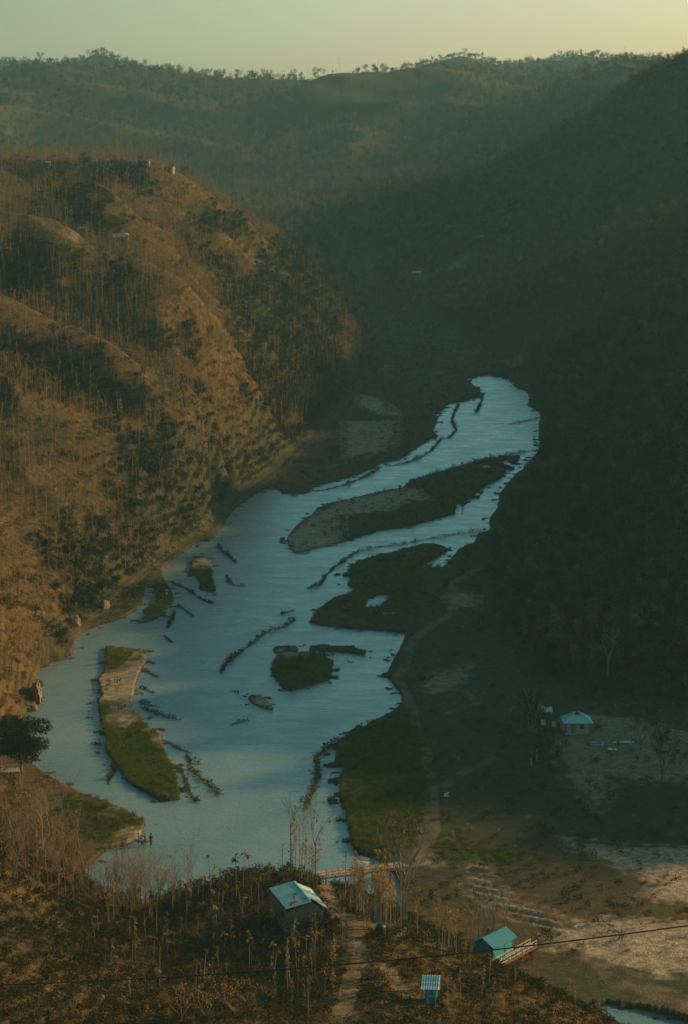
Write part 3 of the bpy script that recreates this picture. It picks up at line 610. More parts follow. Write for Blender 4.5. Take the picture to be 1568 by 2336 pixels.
def protos(name, meshes):
    col = bpy.data.collections.new(name)        # holds the plant shapes the ground cover repeats
    for i, (mb, mats) in enumerate(meshes):
        o = mb.build(f'{name}_{i:02d}', mats, link=False); col.objects.link(o)
    return col
def scatter(name, pts, scl, col, label, nproto, lean=.0, tilt=0.06, pick=None, squash=.18):
    n = len(pts)
    if n == 0: return None
    rot = np.zeros((n, 3)); rot[:, 2] = rng.random(n) * 6.283; rot[:, 0] = rng.normal(0, tilt, n); rot[:, 1] = rng.normal(0, tilt, n)
    sc3 = np.repeat(np.asarray(scl)[:, None], 3, 1); sc3[:, 2] *= 1 + rng.normal(0, squash, n).clip(-.4, .5)
    pick = rng.integers(0, nproto, n) if pick is None else pick
    me = bpy.data.meshes.new(name); me.vertices.add(n); me.vertices.foreach_set('co', np.asarray(pts, dtype=np.float32).ravel())
    for an, tp, arr, key in (('rot', 'FLOAT_VECTOR', rot, 'vector'), ('scl', 'FLOAT_VECTOR', sc3, 'vector'), ('pick', 'INT', pick.astype(np.int32), 'value')):
        a = me.attributes.new(an, tp, 'POINT'); a.data.foreach_set(key, np.asarray(arr).ravel())
    o = bpy.data.objects.new(name, me); C.objects.link(o)
    g = bpy.data.node_groups.new(name + '_nodes', 'GeometryNodeTree')
    g.interface.new_socket('Geometry', in_out='INPUT', socket_type='NodeSocketGeometry'); g.interface.new_socket('Geometry', in_out='OUTPUT', socket_type='NodeSocketGeometry')
    gi, go = g.nodes.new('NodeGroupInput'), g.nodes.new('NodeGroupOutput'); io = g.nodes.new('GeometryNodeInstanceOnPoints'); ci = g.nodes.new('GeometryNodeCollectionInfo')
    ci.inputs['Collection'].default_value = col; ci.inputs['Separate Children'].default_value = True; ci.inputs['Reset Children'].default_value = True
    io.inputs['Pick Instance'].default_value = True
    def na(nm, tp):
        q = g.nodes.new('GeometryNodeInputNamedAttribute'); q.data_type = tp; q.inputs['Name'].default_value = nm; return next(s for s in q.outputs if s.enabled and s.name == 'Attribute')
    L = g.links; L.new(gi.outputs[0], io.inputs['Points']); L.new(ci.outputs[0], io.inputs['Instance'])
    L.new(na('pick', 'INT'), io.inputs['Instance Index'])
    e2r = g.nodes.new('FunctionNodeEulerToRotation'); L.new(na('rot', 'FLOAT_VECTOR'), e2r.inputs[0]); L.new(e2r.outputs[0], io.inputs['Rotation']); L.new(na('scl', 'FLOAT_VECTOR'), io.inputs['Scale'])
    L.new(io.outputs[0], go.inputs[0])
    md = o.modifiers.new('scatter', 'NODES'); md.node_group = g
    tag(o, label, None, None, 'stuff'); return o
def jgrid(x0, x1, y0, y1, s, lim=.215):
    gx, gy = np.arange(x0, x1, s), np.arange(y0, y1, s); A, B = np.meshgrid(gx, gy, indexing='ij')
    A = A.ravel() + rng.uniform(-.5, .5, A.size) * s * .95; B = B.ravel() + rng.uniform(-.5, .5, B.size) * s * .95
    m = np.abs(A) < B * lim + 12; return A[m], B[m]
def wetland(P): return wet(P)
def sec(x, y): return np.sqrt(1 + ((height(x + .8, y) - height(x - .8, y)) / 1.6) ** 2 + ((height(x, y + .8) - height(x, y - .8)) / 1.6) ** 2)
def lift(x, y, dz=-.05): return np.stack([x, y, height(x, y) + dz], 1)

slimC = protos('slim_tree_shape', [(merged(*slim_tree(random.uniform(6, 9.5), random.choice((9, 14, 20, 26)), random.uniform(.42, .6), random.uniform(.06, .085))), [M_['bark_warm'], M_['teak_leaf']]) for i in range(10)])
broadC = protos('broad_tree_shape', [(merged(*broad_tree(random.uniform(6, 10), random.uniform(2, 3.4), 240, .6)), [M_['bark_dark'], M_['far_leaf']]) for i in range(8)])
brownC = protos('brown_tree_shape', [(merged(*broad_tree(random.uniform(6, 10), random.uniform(1.8, 3.2), 200, .55)), [M_['bark_dark'], M_['brown_leaf']]) for i in range(6)])
greenC = protos('evergreen_shape', [(merged(*broad_tree(random.uniform(3.5, 6), random.uniform(1.5, 2.6), 260, .42)), [M_['bark_dark'], M_['green_leaf']]) for i in range(6)])
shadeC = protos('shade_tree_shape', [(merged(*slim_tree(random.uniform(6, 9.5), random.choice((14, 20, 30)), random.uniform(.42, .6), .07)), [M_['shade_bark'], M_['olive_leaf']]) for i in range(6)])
bushC = protos('bush_shape', [(bush(random.uniform(.9, 1.5), random.uniform(1.0, 1.9), 90, .3), M_['olive_leaf']) for i in range(6)])
dryC = protos('dry_bush_shape', [(bush(random.uniform(.7, 1.1), random.uniform(.8, 1.5), 60, .26), M_['teak_leaf']) for i in range(5)] + [(tuft(.6, 1.4, 40, .035), M_['dry_grass']) for i in range(3)])
cropC = protos('crop_shape', [(tuft(.5, .55, 34, .03), M_['crop']) for i in range(4)])

# left hills: slender plantation trees, evergreens in the folds, dry undergrowth
def zones(x, y):
    P = np.stack([x, y], 1); sv = sdist(P, VAL, 30); g = gully(P); w_ = wetland(P); return P, sv, g, w_
x, y = jgrid(-260, 40, 340, 1150, 1.55, .24); m = x < -4 + (y - 400) * .06; x, y = x[m], y[m]
P, sv, g, w_ = zones(x, y); dn = .8 + .8 * fbm(x, y, 28, 3, 6.6); pathd = np.min([ldist(P, W_, 4) for W_, wd in PATHW], 0)
m = (sv < -3) & (rng.random(x.size) < .8 * dn * (1 - .7 * g) * sec(x, y) * (1 - .6 * ss(5, 1, np.min([ldist(P, w2, 6) for w2 in CW], 0)))) & (w_ < -2) & (pathd > 1.6)
scatter('hillside_plantation', lift(x[m], y[m]), rng.uniform(.4, .8, m.sum()), slimC, 'slender half-bare teak trees covering the sunlit left hillsides', 10)
m = (sv < -2) & (rng.random(x.size) < g * .42 + .009) & (w_ < -3) & (pathd > 2.5)
scatter('evergreen_thicket', lift(x[m], y[m], -.5), rng.uniform(.4, .85, m.sum()), greenC, 'dark evergreen thickets in the folds of the left hills', 6)
x, y = jgrid(-240, 40, 330, 1000, 1.35, .24); m = x < 5 + (y - 400) * .06; x, y = x[m], y[m]
P, sv, g, w_ = zones(x, y); pathd = np.min([ldist(P, W_, 4) for W_, wd in PATHW], 0)
m = (sv < -1) & (rng.random(x.size) < (.5 - .42 * g) * sec(x, y)) & (w_ < -2) & (pathd > 1.1)
scatter('hillside_undergrowth', lift(x[m], y[m], -.1), rng.uniform(.35, .85, m.sum()), dryC, 'dry brown undergrowth below the plantation trees', 8)
m = (sv < -1) & (rng.random(x.size) < (.09 + .6 * g) * sec(x, y)) & (w_ < -2) & (pathd > 1.1)
scatter('hillside_scrub', lift(x[m], y[m], -.1), rng.uniform(.6, 1.3, m.sum()), bushC, 'olive scrub on the lower left slopes', 6)
# right mountain
x, y = jgrid(20, 330, 380, 1600, 2.9, .2); P, sv, g, w_ = zones(x, y); pathd = np.min([ldist(P, W_, 6) for W_, wd in PATHW], 0)
m = (sv < -3) & (w_ < -3) & (pathd > 4) & (rng.random(x.size) < .9 + .4 * fbm(x, y, 30, 3, 2.2)); k = rng.random(x.size) < .84 + .4 * fbm(x, y, 50, 2, 7.7)
bn = rng.random(x.size) < .5 + .9 * fbm(x, y, 45, 3, 3.9)
scatter('shaded_woodland', lift(x[m & k & ~bn], y[m & k & ~bn], -.6), rng.uniform(.4, .9, (m & k & ~bn).sum()), broadC, 'dark green woodland on the shaded right mountainside', 8)
scatter('brown_woodland', lift(x[m & k & bn], y[m & k & bn], -.6), rng.uniform(.35, .8, (m & k & bn).sum()), brownC, 'brown dry-season trees mixed into the right mountainside', 6)
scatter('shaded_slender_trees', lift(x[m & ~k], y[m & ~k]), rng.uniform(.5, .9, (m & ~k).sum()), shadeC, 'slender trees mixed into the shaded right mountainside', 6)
x, y = jgrid(20, 260, 380, 900, 2.2, .2); P, sv, g, w_ = zones(x, y); m = (sv < 0) & (w_ < -2) & (rng.random(x.size) < .8)
scatter('shaded_scrub', lift(x[m], y[m], -.1), rng.uniform(.6, 1.3, m.sum()), bushC, 'low scrub under the trees of the right mountainside', 6)
# far mountain and the hills beyond it
x, y = jgrid(-520, 520, 1080, 2420, 7.0, .2); P = np.stack([x, y], 1); pathd = np.min([ldist(P, W_, 8) for W_, wd in PATHW], 0); m = (sdist(P, VAL, 30) < -3) & (pathd > 6) & (x < 330) & ((x < 20) | (y > 1300)) & (rng.random(x.size) < .97 - .75 * ss(8, 3, np.abs((x - 30) / 12)) * ss(1900, 2000, y))
kk = rng.random(x.size) < .75
bn = rng.random(x.size) < .25 + 1.2 * fbm(x, y, 130, 3, 3.9) + .35 * ss(-100, 200, x)
scatter('far_woodland', lift(x[m & kk & ~bn], y[m & kk & ~bn], -.8), rng.uniform(.45, 1.3, (m & kk & ~bn).sum()), broadC, 'hazy green woodland covering the far mountain', 8)
scatter('far_brown_woodland', lift(x[m & kk & bn], y[m & kk & bn], -.8), rng.uniform(.45, 1.1, (m & kk & bn).sum()), brownC, 'hazy brown woodland patches on the far mountain', 6)
scatter('far_slender_trees', lift(x[m & ~kk], y[m & ~kk], -.3), rng.uniform(.8, 1.3, (m & ~kk).sum()), slimC, 'thin pale trees along the far mountain', 10)
x, y = jgrid(-560, 600, 2420, 3300, 7.5, .2)
scatter('distant_woodland', lift(x, y, -.8), rng.uniform(.5, 1.3, x.size), broadC, 'blue-grey trees on the hills beyond the far ridge', 8)
# valley floor
x, y = jgrid(-75, 150, 285, 1120, 1.7, .2); P, sv, g, w_ = zones(x, y); pathd = np.min([ldist(P, W_, 4) for W_, wd in PATHW], 0)
sn = np.max([v * ss(-1, 1.5, sdist(P, flat(pl, 1.0), 6) + rag(P)) for pl, v in SAND], 0)
cr = np.max([v * ss(-.5, 1, sdist(P, flat(pl, 1.0), 6)) for pl, v in CROP], 0)
m = (sv > -2) & (w_ < -1.2) & (pathd > .4) & (rng.random(x.size) < (.16 + .55 * np.clip(fbm(x, y, 16, 3, 5.5) + .15, 0, 1)) * (1 - .72 * sn) * (1 - .8 * cr))
scatter('valley_scrub', lift(x[m], y[m], -.1), rng.uniform(.3, .95, m.sum()), bushC, 'patchy scrub on the flat ground along the river', 6)
m = (sv > -2) & (w_ < -1.2) & (pathd > .4) & (rng.random(x.size) < .17 * (1 - cr))
scatter('valley_dry_grass', lift(x[m], y[m], 0), rng.uniform(.3, .7, m.sum()), dryC, 'dry grass and weeds dotted over the sandy ground', 8)
x, y = jgrid(-60, 100, 300, 760, .62, .2); P = np.stack([x, y], 1); w_ = wetland(P)
cr = np.zeros(x.size)
for pl, v in CROP: cr = np.maximum(cr, v * ss(-.2, .4, sdist(P, flat(pl, 1.0), 4)))
sn = np.zeros(x.size)
for pl, v in SAND: sn = np.maximum(sn, ss(-.5, .5, sdist(P, flat(pl, 1.0), 4)))
m = (w_ < -.35) & (rng.random(x.size) < cr * 1.1) & (sn < .4)
scatter('crop_field', lift(x[m], y[m], 0), rng.uniform(.6, 1.3, m.sum()) * (.75 + .5 * (fbm(x[m], y[m], 6, 2) + .3)), cropC, 'green grass and crops on the river islands and banks', 4)
# near hill
x, y = jgrid(-115, 90, 175, 345, .85, .3); P, sv, g, w_ = zones(x, y); pathd = np.min([ldist(P, W_, 4) for W_, wd in PATHW], 0)
nm = (sv < -.8) & (pathd > .6)
m = nm & (rng.random(x.size) < .2 + .5 * np.clip(fbm(x, y, 11, 3, 9.5), 0, 1))
scatter('near_undergrowth', lift(x[m], y[m], -.1), rng.uniform(.35, .85, m.sum()), dryC, 'tangled dry undergrowth on the near hillside', 8)
m = nm & (rng.random(x.size) < .5 + .5 * np.clip(fbm(x, y, 14, 3, 1.5) + .1, 0, 1))
scatter('near_scrub', lift(x[m], y[m], -.1), rng.uniform(.35, .9, m.sum()), bushC, 'olive green scrub on the near hillside', 6)
# ------------------------------------------------------------------ materials of the built things
M_['teal_roof'] = simple('turquoise_sheet_metal', (.18, .46, .42), (.32, .62, .55), 1.4, .6, .15, .01)
M_['hut_roof'] = simple('teal_sheet_metal', (.06, .27, .27), (.12, .38, .36), 1.4, .6, .15, .01)
M_['pale_roof'] = simple('sunlit_sheet_metal', (.40, .58, .54), (.58, .70, .64), 1.6, .5, .15, .01)
M_['teal_wall'] = simple('teal_painted_boards', (.02, .19, .25), (.05, .30, .36), 3, .7, .3, .01)
M_['white_stripe'] = simple('white_sheet_metal', (.6, .66, .6), (.78, .8, .74), 2, .5, .1, .01)
M_['wood'] = simple('weathered_planks', (.10, .075, .05), (.24, .18, .12), 4, .9, .4, .01)
M_['bamboo'] = simple('split_bamboo', (.22, .16, .09), (.45, .34, .20), 5, .7, .3, .01)
M_['pale_bamboo'] = simple('pale_bamboo_rail', (.45, .40, .30), (.65, .58, .46), 5, .7, .2, .01)
M_['dark'] = simple('dark_opening', (.008, .008, .008), (.02, .018, .015), 3, .9)
M_['red'] = simple('rust_red_paint', (.25, .04, .02), (.38, .07, .03), 3, .7)
M_['red_roof'] = simple('red_sheet_metal', (.28, .07, .04), (.42, .12, .07), 2, .6)
M_['grey_wall'] = simple('grey_plaster', (.20, .19, .16), (.34, .32, .27), 3, .9)
M_['white_wall'] = simple('whitewashed_wall', (.20, .17, .13), (.32, .28, .22), 3, .85)
M_['black_plastic'] = simple('black_plastic', (.012, .012, .013), (.025, .025, .027), 3, .45)
M_['cable'] = simple('cable_rubber', (.03, .022, .018), (.05, .04, .035), 8, .7)
M_['brush'] = leafmat('brushwood', [(.008, .012, .008), (.022, .026, .012), (.06, .05, .02)], .15)
M_['brush_gold'] = leafmat('dry_brushwood', [(.03, .035, .015), (.10, .085, .03), (.24, .16, .05)], .2)
M_['rock'] = simple('pale_river_cliff', (.13, .09, .05), (.27, .19, .11), 1.1, .95, .9, .25)
M_['skin'] = simple('brown_skin', (.17, .09, .05), (.21, .115, .065), 3, .6)
M_['hair'] = simple('black_hair', (.008, .007, .006), (.015, .012, .010), 9, .6)
for k, c in (('cloth_red', (.62, .06, .02)), ('cloth_white', (.68, .66, .62)), ('cloth_dark', (.018, .018, .022)), ('cloth_blue', (.05, .09, .2)), ('cloth_yellow', (.6, .42, .1)), ('trousers', (.04, .045, .06)), ('tarp', (.35, .62, .62))):
    M_[k] = simple(k, tuple(v * .8 for v in c), c, 5, .85)

def rusty(name, c1, c2, rust=.6):
    m, t, b = mat_new(name); n, n2 = noise_n(t, 1.1, 6, .7), noise_n(t, 5, 5, .7); base_ = ramp(t, n2, [(.3, c1), (.7, c2)])
    t.links.new(mixc(t, ramp(t, n, [(rust, (0, 0, 0)), (rust + .1, (.8, .8, .8))]), base_, (.16, .09, .05)), b.inputs['Base Color']); b.inputs['Roughness'].default_value = .6; b.inputs['Specular IOR Level'].default_value = .3; bump(t, b, n2, .25, .02); return m
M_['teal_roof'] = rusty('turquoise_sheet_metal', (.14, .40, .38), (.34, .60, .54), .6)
M_['pale_roof'] = rusty('sunlit_sheet_metal', (.36, .54, .50), (.60, .72, .66), .62)  # paler copy of the turquoise metal; sunlight on the right slope painted in
M_['hut_roof'] = rusty('teal_sheet_metal', (.04, .26, .33), (.10, .40, .44), .62)
def sheet(mb, a, b, c, d, n=16, amp=.035, th=.02, m=0):
    """corrugated sheet: a-b lower edge, d-c upper edge"""
    a, b, c, d = map(lambda v: np.asarray(v, float), (a, b, c, d)); nv = np.cross(b - a, d - a); nv /= np.linalg.norm(nv); n0 = len(mb.V); k = n * 4
    for i in range(k + 1):
        t = i / k; o = nv * amp * math.sin(t * n * 2 * math.pi)
        lo, hi = a + (b - a) * t, d + (c - d) * t
        mb.V += [lo + o, hi + o, lo + o - nv * th, hi + o - nv * th]
    for i in range(k):
        q = n0 + i * 4; mb.F += [(q, q + 4, q + 5, q + 1), (q + 2, q + 3, q + 7, q + 6), (q, q + 2, q + 6, q + 4), (q + 1, q + 5, q + 7, q + 3)]; mb.M += [m] * 4
    q = n0; mb.F.append((q, q + 1, q + 3, q + 2)); q = n0 + k * 4; mb.F.append((q, q + 2, q + 3, q + 1)); mb.M += [m, m]
def part(name, mb, mat, parent, smooth=False): return mb.build(name, mat, parent, smooth)
def B(*boxes, **k):
    m = MB()
    for b in boxes: m.box(*b, **k)
    return m
def planks(mb, a, b, h, n, th=.04, gap=.012, m=0, top=None):
    """upright boards along a-b; top = heights at both ends / middle"""
    a, b = np.asarray(a, float), np.asarray(b, float); L = np.linalg.norm(b - a); d = (b - a) / L; rz = math.atan2(d[1], d[0])
    for i in range(n):
        t = (i + .5) / n; hh = h if top is None else top(t); p = a + (b - a) * t
        mb.box((p[0], p[1], a[2] + hh / 2), (L / n - gap, th, hh), rz, m)

# ------------------------------------------------------------------ near house on the spur
def near_house():
    g = hit(712, 2117); L, Wl, Wr = 7.6, 3.1, 1.9; eav, rid_ = 2.2, 3.2
    o = empty('village_house', g + Vector((-1.1, 3.6, 0)), R(17), label='wooden house with large pale turquoise metal roof on the near spur', cat='house')
    fl = B(((-.6, 0, -.9), (Wl + Wr - .3, L - .2, 1.9))); part('foundation', fl, M_['grey_wall'], o)
    w_ = MB(); x0, x1, y0, y1 = -Wl + .25, Wr - .45, -L / 2 + .35, L / 2 - .35; tw = lambda t: 2.05 + .95 * (1 - abs((t - .62) / .62) if t < .62 else 1 - (t - .62) / .38)
    planks(w_, (x0, y0, .05), (x1, y0, .05), 2, 26, top=tw); planks(w_, (x1, y1, .05), (x0, y1, .05), 2, 20, top=lambda t: tw(1 - t))
    planks(w_, (x0, y1, .05), (x0, y0 + .05, .05), 2.12, 36); planks(w_, (x1, y0 + .05, .05), (x1, y1, .05), 2.1, 36); part('wall', w_, M_['wood'], o)
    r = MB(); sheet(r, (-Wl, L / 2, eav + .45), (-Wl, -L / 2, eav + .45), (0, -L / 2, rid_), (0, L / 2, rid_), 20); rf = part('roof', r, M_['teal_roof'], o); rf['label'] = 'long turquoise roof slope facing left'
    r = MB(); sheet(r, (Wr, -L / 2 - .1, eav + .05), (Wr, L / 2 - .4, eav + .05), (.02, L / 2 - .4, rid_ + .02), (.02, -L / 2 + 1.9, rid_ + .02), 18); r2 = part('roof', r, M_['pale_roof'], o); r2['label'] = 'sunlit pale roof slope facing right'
    part('ridge_cap', B(((0, .2, rid_ + .06), (.22, L - .9, .05))), M_['pale_roof'], o)
    part('fascia', B(((-.35, -L / 2 + 1.0, rid_ - .12), (.07, 2.1, .16), R(12)), ((-1.0, -L / 2 - .03, eav + .8), (2.0, .05, .12), 0, 0, 0, R(-10))), M_['red'], o)
    wn = part('window', B(((x0 - .05, -1.6, 1.25), (.06, 1.0, .9))), M_['dark'], o); part('frame', B(((x0 - .09, -1.6, 1.75), (.04, 1.16, .08)), ((x0 - .09, -1.6, .77), (.04, 1.16, .08)), ((x0 - .09, -2.14, 1.26), (.04, .08, .9)), ((x0 - .09, -1.06, 1.26), (.04, .08, .9))), M_['wood'], wn)
    d = part('door', B(((.2, y0 - .05, 1.0), (.85, .05, 1.85))), M_['wood'], o); part('handle', B(((.5, y0 - .1, 1.0), (.04, .05, .16))), M_['dark'], d)
    for x in (x0 + .1, -.4, x1 - .05): part('post', B(((x, y0 - .06, -.7), (.14, .14, 1.7))), M_['wood'], o)
near_house()

def teal_hut():
    c = hit(1121, 2203); L, Wd = 3.7, 2.2; az = R(-38)      # ridge runs away to the right
    o = empty('stilt_hut', c + Vector((.05, 0, .25)), az, label='small teal hut with corrugated gable roof at the slope edge', cat='hut')
    # local: y along the ridge, x across; near corner at the origin
    part('floor', B(((-Wd / 2, L / 2, -.06), (Wd + .1, L + .1, .12))), M_['wood'], o)
    w_ = MB(); tp = lambda t: 1.9 + .62 * (1 - abs(2 * t - 1))
    planks(w_, (-Wd, 0, 0), (0, 0, 0), 2, 11, top=tp); planks(w_, (-Wd, L, 0), (0, L, 0), 2, 11, top=tp); planks(w_, (0, .03, 0), (0, L, 0), 1.9, 18); planks(w_, (-Wd, .03, 0), (-Wd, L, 0), 1.9, 18); part('wall', w_, M_['teal_wall'], o)
    for s in (0, 1):
        r = MB(); xe = .38 if s == 0 else -Wd - .38
        if s == 0: sheet(r, (xe, -.35, 1.78), (xe, L + .35, 1.78), (-Wd / 2, L + .35, 2.62), (-Wd / 2, -.35, 2.62), 14)
        else: sheet(r, (xe, L + .35, 1.78), (xe, -.35, 1.78), (-Wd / 2, -.35, 2.62), (-Wd / 2, L + .35, 2.62), 14)
        part('roof', r, M_['hut_roof'], o)
    dr = part('door', B(((.045, 2.5, .85), (.03, .8, 1.6))), M_['teal_wall'], o); part('handle', B(((.08, 2.2, .85), (.04, .05, .15))), M_['dark'], dr)
    [part('corner_post', B(((.03, yy, .95), (.07, .07, 1.85))), M_['wood'], o) for yy in (.03, L - .03)]
    for x, y in ((-.1, .1), (-Wd + .1, .1), (-.1, L - .1), (-Wd + .1, L - .1)): part('stilt', B(((x, y, -1.3), (.14, .14, 2.4))), M_['bark_dark'], o)
    o.scale = (1.2,) * 3
    # walkway beside it
    a = Vector(pt(1131, 2209, z=c.z + .2)); e = Vector(pt(1222, 2158, z=c.z + .25)); dv = e - a; Ln = dv.length
    k = empty('bamboo_walkway', a, math.atan2(dv.y, dv.x), label='narrow bamboo walkway with pale cross-braced railing beside the teal hut', cat='walkway')
    dk = MB()
    for i in range(int(Ln / .16)): dk.box((i * .16 + .08, .45, 0), (.13, .9, .04))
    part('deck', dk, M_['wood'], k)
    for y in (0.0, .9):
        r = MB()
        for z in (.35, .8): r.tube([(0, y, z), (Ln, y, z + .05)], .035, 6)
        n = 9
        for i in range(n + 1): r.tube([(Ln * i / n, y, -.1), (Ln * i / n, y, .85)], .03, 5)
        for i in range(n): r.tube([(Ln * i / n, y + .03, .0), (Ln * (i + 1) / n, y + .03, .78)], .022, 5)
        q = part('railing', r, M_['pale_bamboo'], k)
    part('edge_board', B(((Ln / 2, -.06, -.02), (Ln, .04, .12))), M_['red'], k)
    for i in range(5):
        for y in (.05, .85): part('post', B(((Ln * (i + .5) / 5, y, -1.9), (.1, .1, 3.7))), M_['bark_dark'], k)
teal_hut()

def outhouse():
    c = hit(981, 2288)
    o = empty('outhouse', c, R(-6), label='tiny outhouse with teal and white striped roof below the path', cat='outhouse')
    w_ = MB(); planks(w_, (-.62, -.5, 0), (.62, -.5, 0), 1.95, 8); planks(w_, (-.62, .6, 0), (.62, .6, 0), 1.95, 8); planks(w_, (-.62, -.46, 0), (-.62, .58, 0), 1.95, 7); planks(w_, (.62, -.46, 0), (.62, .58, 0), 1.95, 7)
    part('wall', w_, M_['teal_wall'], o); part('plinth', B(((0, .05, -.6), (1.5, 1.4, 1.15))), M_['grey_wall'], o)
    a, b = np.array([-1.02, -1.0, 1.85]), np.array([1.02, -1.0, 1.85]); d, c2 = np.array([-1.02, .85, 2.75]), np.array([1.02, .85, 2.75]); ts = [0, .22, .44, .52, 1.0]
    for i, (t0, t1) in enumerate(zip(ts[:-1], ts[1:])):
        r = MB(); sheet(r, a + (d - a) * t0, b + (c2 - b) * t0, b + (c2 - b) * (t1 + .01), a + (d - a) * (t1 + .01), 8); part('roof_sheet', r, M_['white_stripe'] if i in (0, 2) else M_['teal_roof'], o)
    dr = part('door', B(((0.05, -.55, .92), (.78, .05, 1.75))), M_['teal_roof'], o); part('panel', B(((.05, -.59, 1.35), (.56, .03, .6)), ((.05, -.59, .55), (.56, .03, .6))), M_['teal_wall'], dr); part('handle', B(((.37, -.6, .95), (.05, .04, .14))), M_['dark'], dr)
    for x in (-.9, .9): part('post', B(((x, -.9, .75), (.08, .08, 2.1))), M_['wood'], o)
outhouse()

def far_hut():
    c = hit(1315, 1676); o = empty('field_hut', c + Vector((0, 1.8, 0)), R(2), label='grey-walled hut with turquoise hipped roof in the valley clearing', cat='hut')
    part('base', B(((0, 0, -.3), (4.0, 3.6, .8))), M_['grey_wall'], o)
    w_ = MB(); x, y = 1.8, 1.6
    planks(w_, (-x, -y, .1), (x, -y, .1), 2.0, 18); planks(w_, (-x, y, .1), (x, y, .1), 2.0, 18); planks(w_, (-x, -y, .1), (-x, y, .1), 2.0, 14); planks(w_, (x, -y, .1), (x, y, .1), 2.0, 14); part('wall', w_, M_['grey_wall'], o)
    e, zt, zr = 2.45, 1.95, 3.35; rx_ = .35; cs = [(-e, -2.2, zt), (e, -2.2, zt), (e, 2.2, zt), (-e, 2.2, zt)]; r0, r1 = (-rx_, 0, zr), (rx_, 0, zr)
    r = MB(); sheet(r, cs[0], cs[1], r1, r0, 12, .03); sheet(r, cs[2], cs[3], r0, r1, 12, .03); sheet(r, cs[1], cs[2], (rx_, .05, zr), (rx_, -.05, zr), 9, .03); sheet(r, cs[3], cs[0], (-rx_, -.05, zr), (-rx_, .05, zr), 9, .03); rf = part('roof', r, M_['teal_roof'], o)
    g = MB(); n0 = len(g.V); g.V += [np.array(v, float) for v in ((-.5, -.62, 2.98), (.5, -.62, 2.98), (0, -.62, 3.4), (-.5, .1, 3.05), (.5, .1, 3.05), (0, .1, 3.42))]; g.F += [(0, 1, 2), (0, 2, 5, 3), (1, 4, 5, 2), (3, 5, 4), (0, 3, 4, 1)]; g.M += [0] * 5; part('gablet', g, M_['dark'], rf)
    for px in (-2.2, 2.2): part('post', B(((px, -2.0, 1.0), (.1, .1, 2.0))), M_['wood'], o)
    part('window', B(((.7, -1.65, 1.25), (.7, .05, .6))), M_['dark'], o); dr = part('door', B(((-.7, -1.65, .95), (.75, .05, 1.7))), M_['wood'], o); part('handle', B(((-.42, -1.7, .95), (.04, .04, .12))), M_['dark'], dr)
    # washing line left of the hut
    a, b = hit(1232, 1668), hit(1280, 1672); k = empty('washing_line', a, 0, label='washing line hung with cloths between the bamboo clump and the hut', cat='washing line')
    d = b - a
    for t in (0, 1): part('post', B(((d.x * t, d.y * t, 1.0), (.08, .08, 2.1))), M_['wood'], k)
    w = MB(); w.tube([(0, 0, 1.95), (d.x * .5, d.y * .5, 1.8), (d.x, d.y, 1.95)], .012, 4); part('cord', w, M_['cable'], k)
    for t, wd, mt, lb in ((.12, .8, 'tarp', 'pale turquoise sheet at the left end of the washing line'), (.34, .5, 'cloth_red', 'red cloth on the washing line beside the turquoise sheet'), (.6, .6, 'cloth_white', 'white cloth in the middle of the washing line'), (.85, .45, 'trousers', 'dark cloth at the right end of the washing line')):
        q = MB(); n = 6
        for i in range(n):
            q.box((d.x * t + wd * (i / n - .5), d.y * t + .03 * math.sin(i * 2.1), 1.88 - .45), (wd / n * 1.02, .015, .9), R(12 * math.sin(i * 2.1)))
        cl = q.build('hanging_cloth', M_[mt]); cl.location = a; tag(cl, lb, 'cloth')
    p = hit(1242, 1632); tp = MB()
    for i in range(8): tp.box(((i - 3.5) * .3, .25 * math.sin(i), 1.5 + .16 * math.sin(i * 1.3) - .09 * i), (.3, 1.5, .03), 0, 0, R(14), R(16))
    for x, y in ((-1.0, -.6), (1.0, -.6), (-1, .7), (1, .7)): tp.box((x, y, .7), (.07, .07, 1.6))
    q = tp.build('tarp_shelter', M_['tarp']); q.location = p; tag(q, 'pale turquoise tarp shelter behind the bamboo clump', 'shelter')
    # things lying in the clearing
    f = MB(); p = hit(1359, 1700)
    for bx in (((0, -.55, .1), (2.1, .12, .1)), ((0, .75, .1), (1.8, .12, .1)), ((-.95, .1, .1), (.12, 1.4, .1)), ((.95, .1, .1), (.12, 1.4, .1))): f.box(*bx)
    q = f.build('roof_frame', M_['tarp']); q.location = p + Vector((0, 0, .05)); q.rotation_euler = (0, 0, R(-12)); tag(q, 'pale blue rectangular frame lying on bare ground in front of the hut', 'frame')
    f = MB(); f.box((0, 0, .08), (3.4, .4, .06)); f.box((-.1, .3, .16), (3.0, .3, .05), R(4)); f.box((1.5, .1, .12), (.5, .7, .06), R(10)); q = f.build('roof_sheet_pile', M_['tarp']); q.location = hit(1420, 1698) + Vector((0, 0, .05)); q.rotation_euler = (0, 0, R(3)); tag(q, 'long pale blue sheets lying right of the rectangular frame', 'sheets')
    f = MB(); f.box((0, 0, .08), (1.2, .4, .08), R(10)); f.box((.3, -.3, .1), (.7, .35, .07), R(-20)); f.box((-.6, .2, .1), (.4, .4, .07), R(40)); q = f.build('board_offcuts', M_['white_stripe']); q.location = hit(1396, 1711); tag(q, 'small white board offcuts lying between the frame and the long sheets', 'boards')
far_hut()

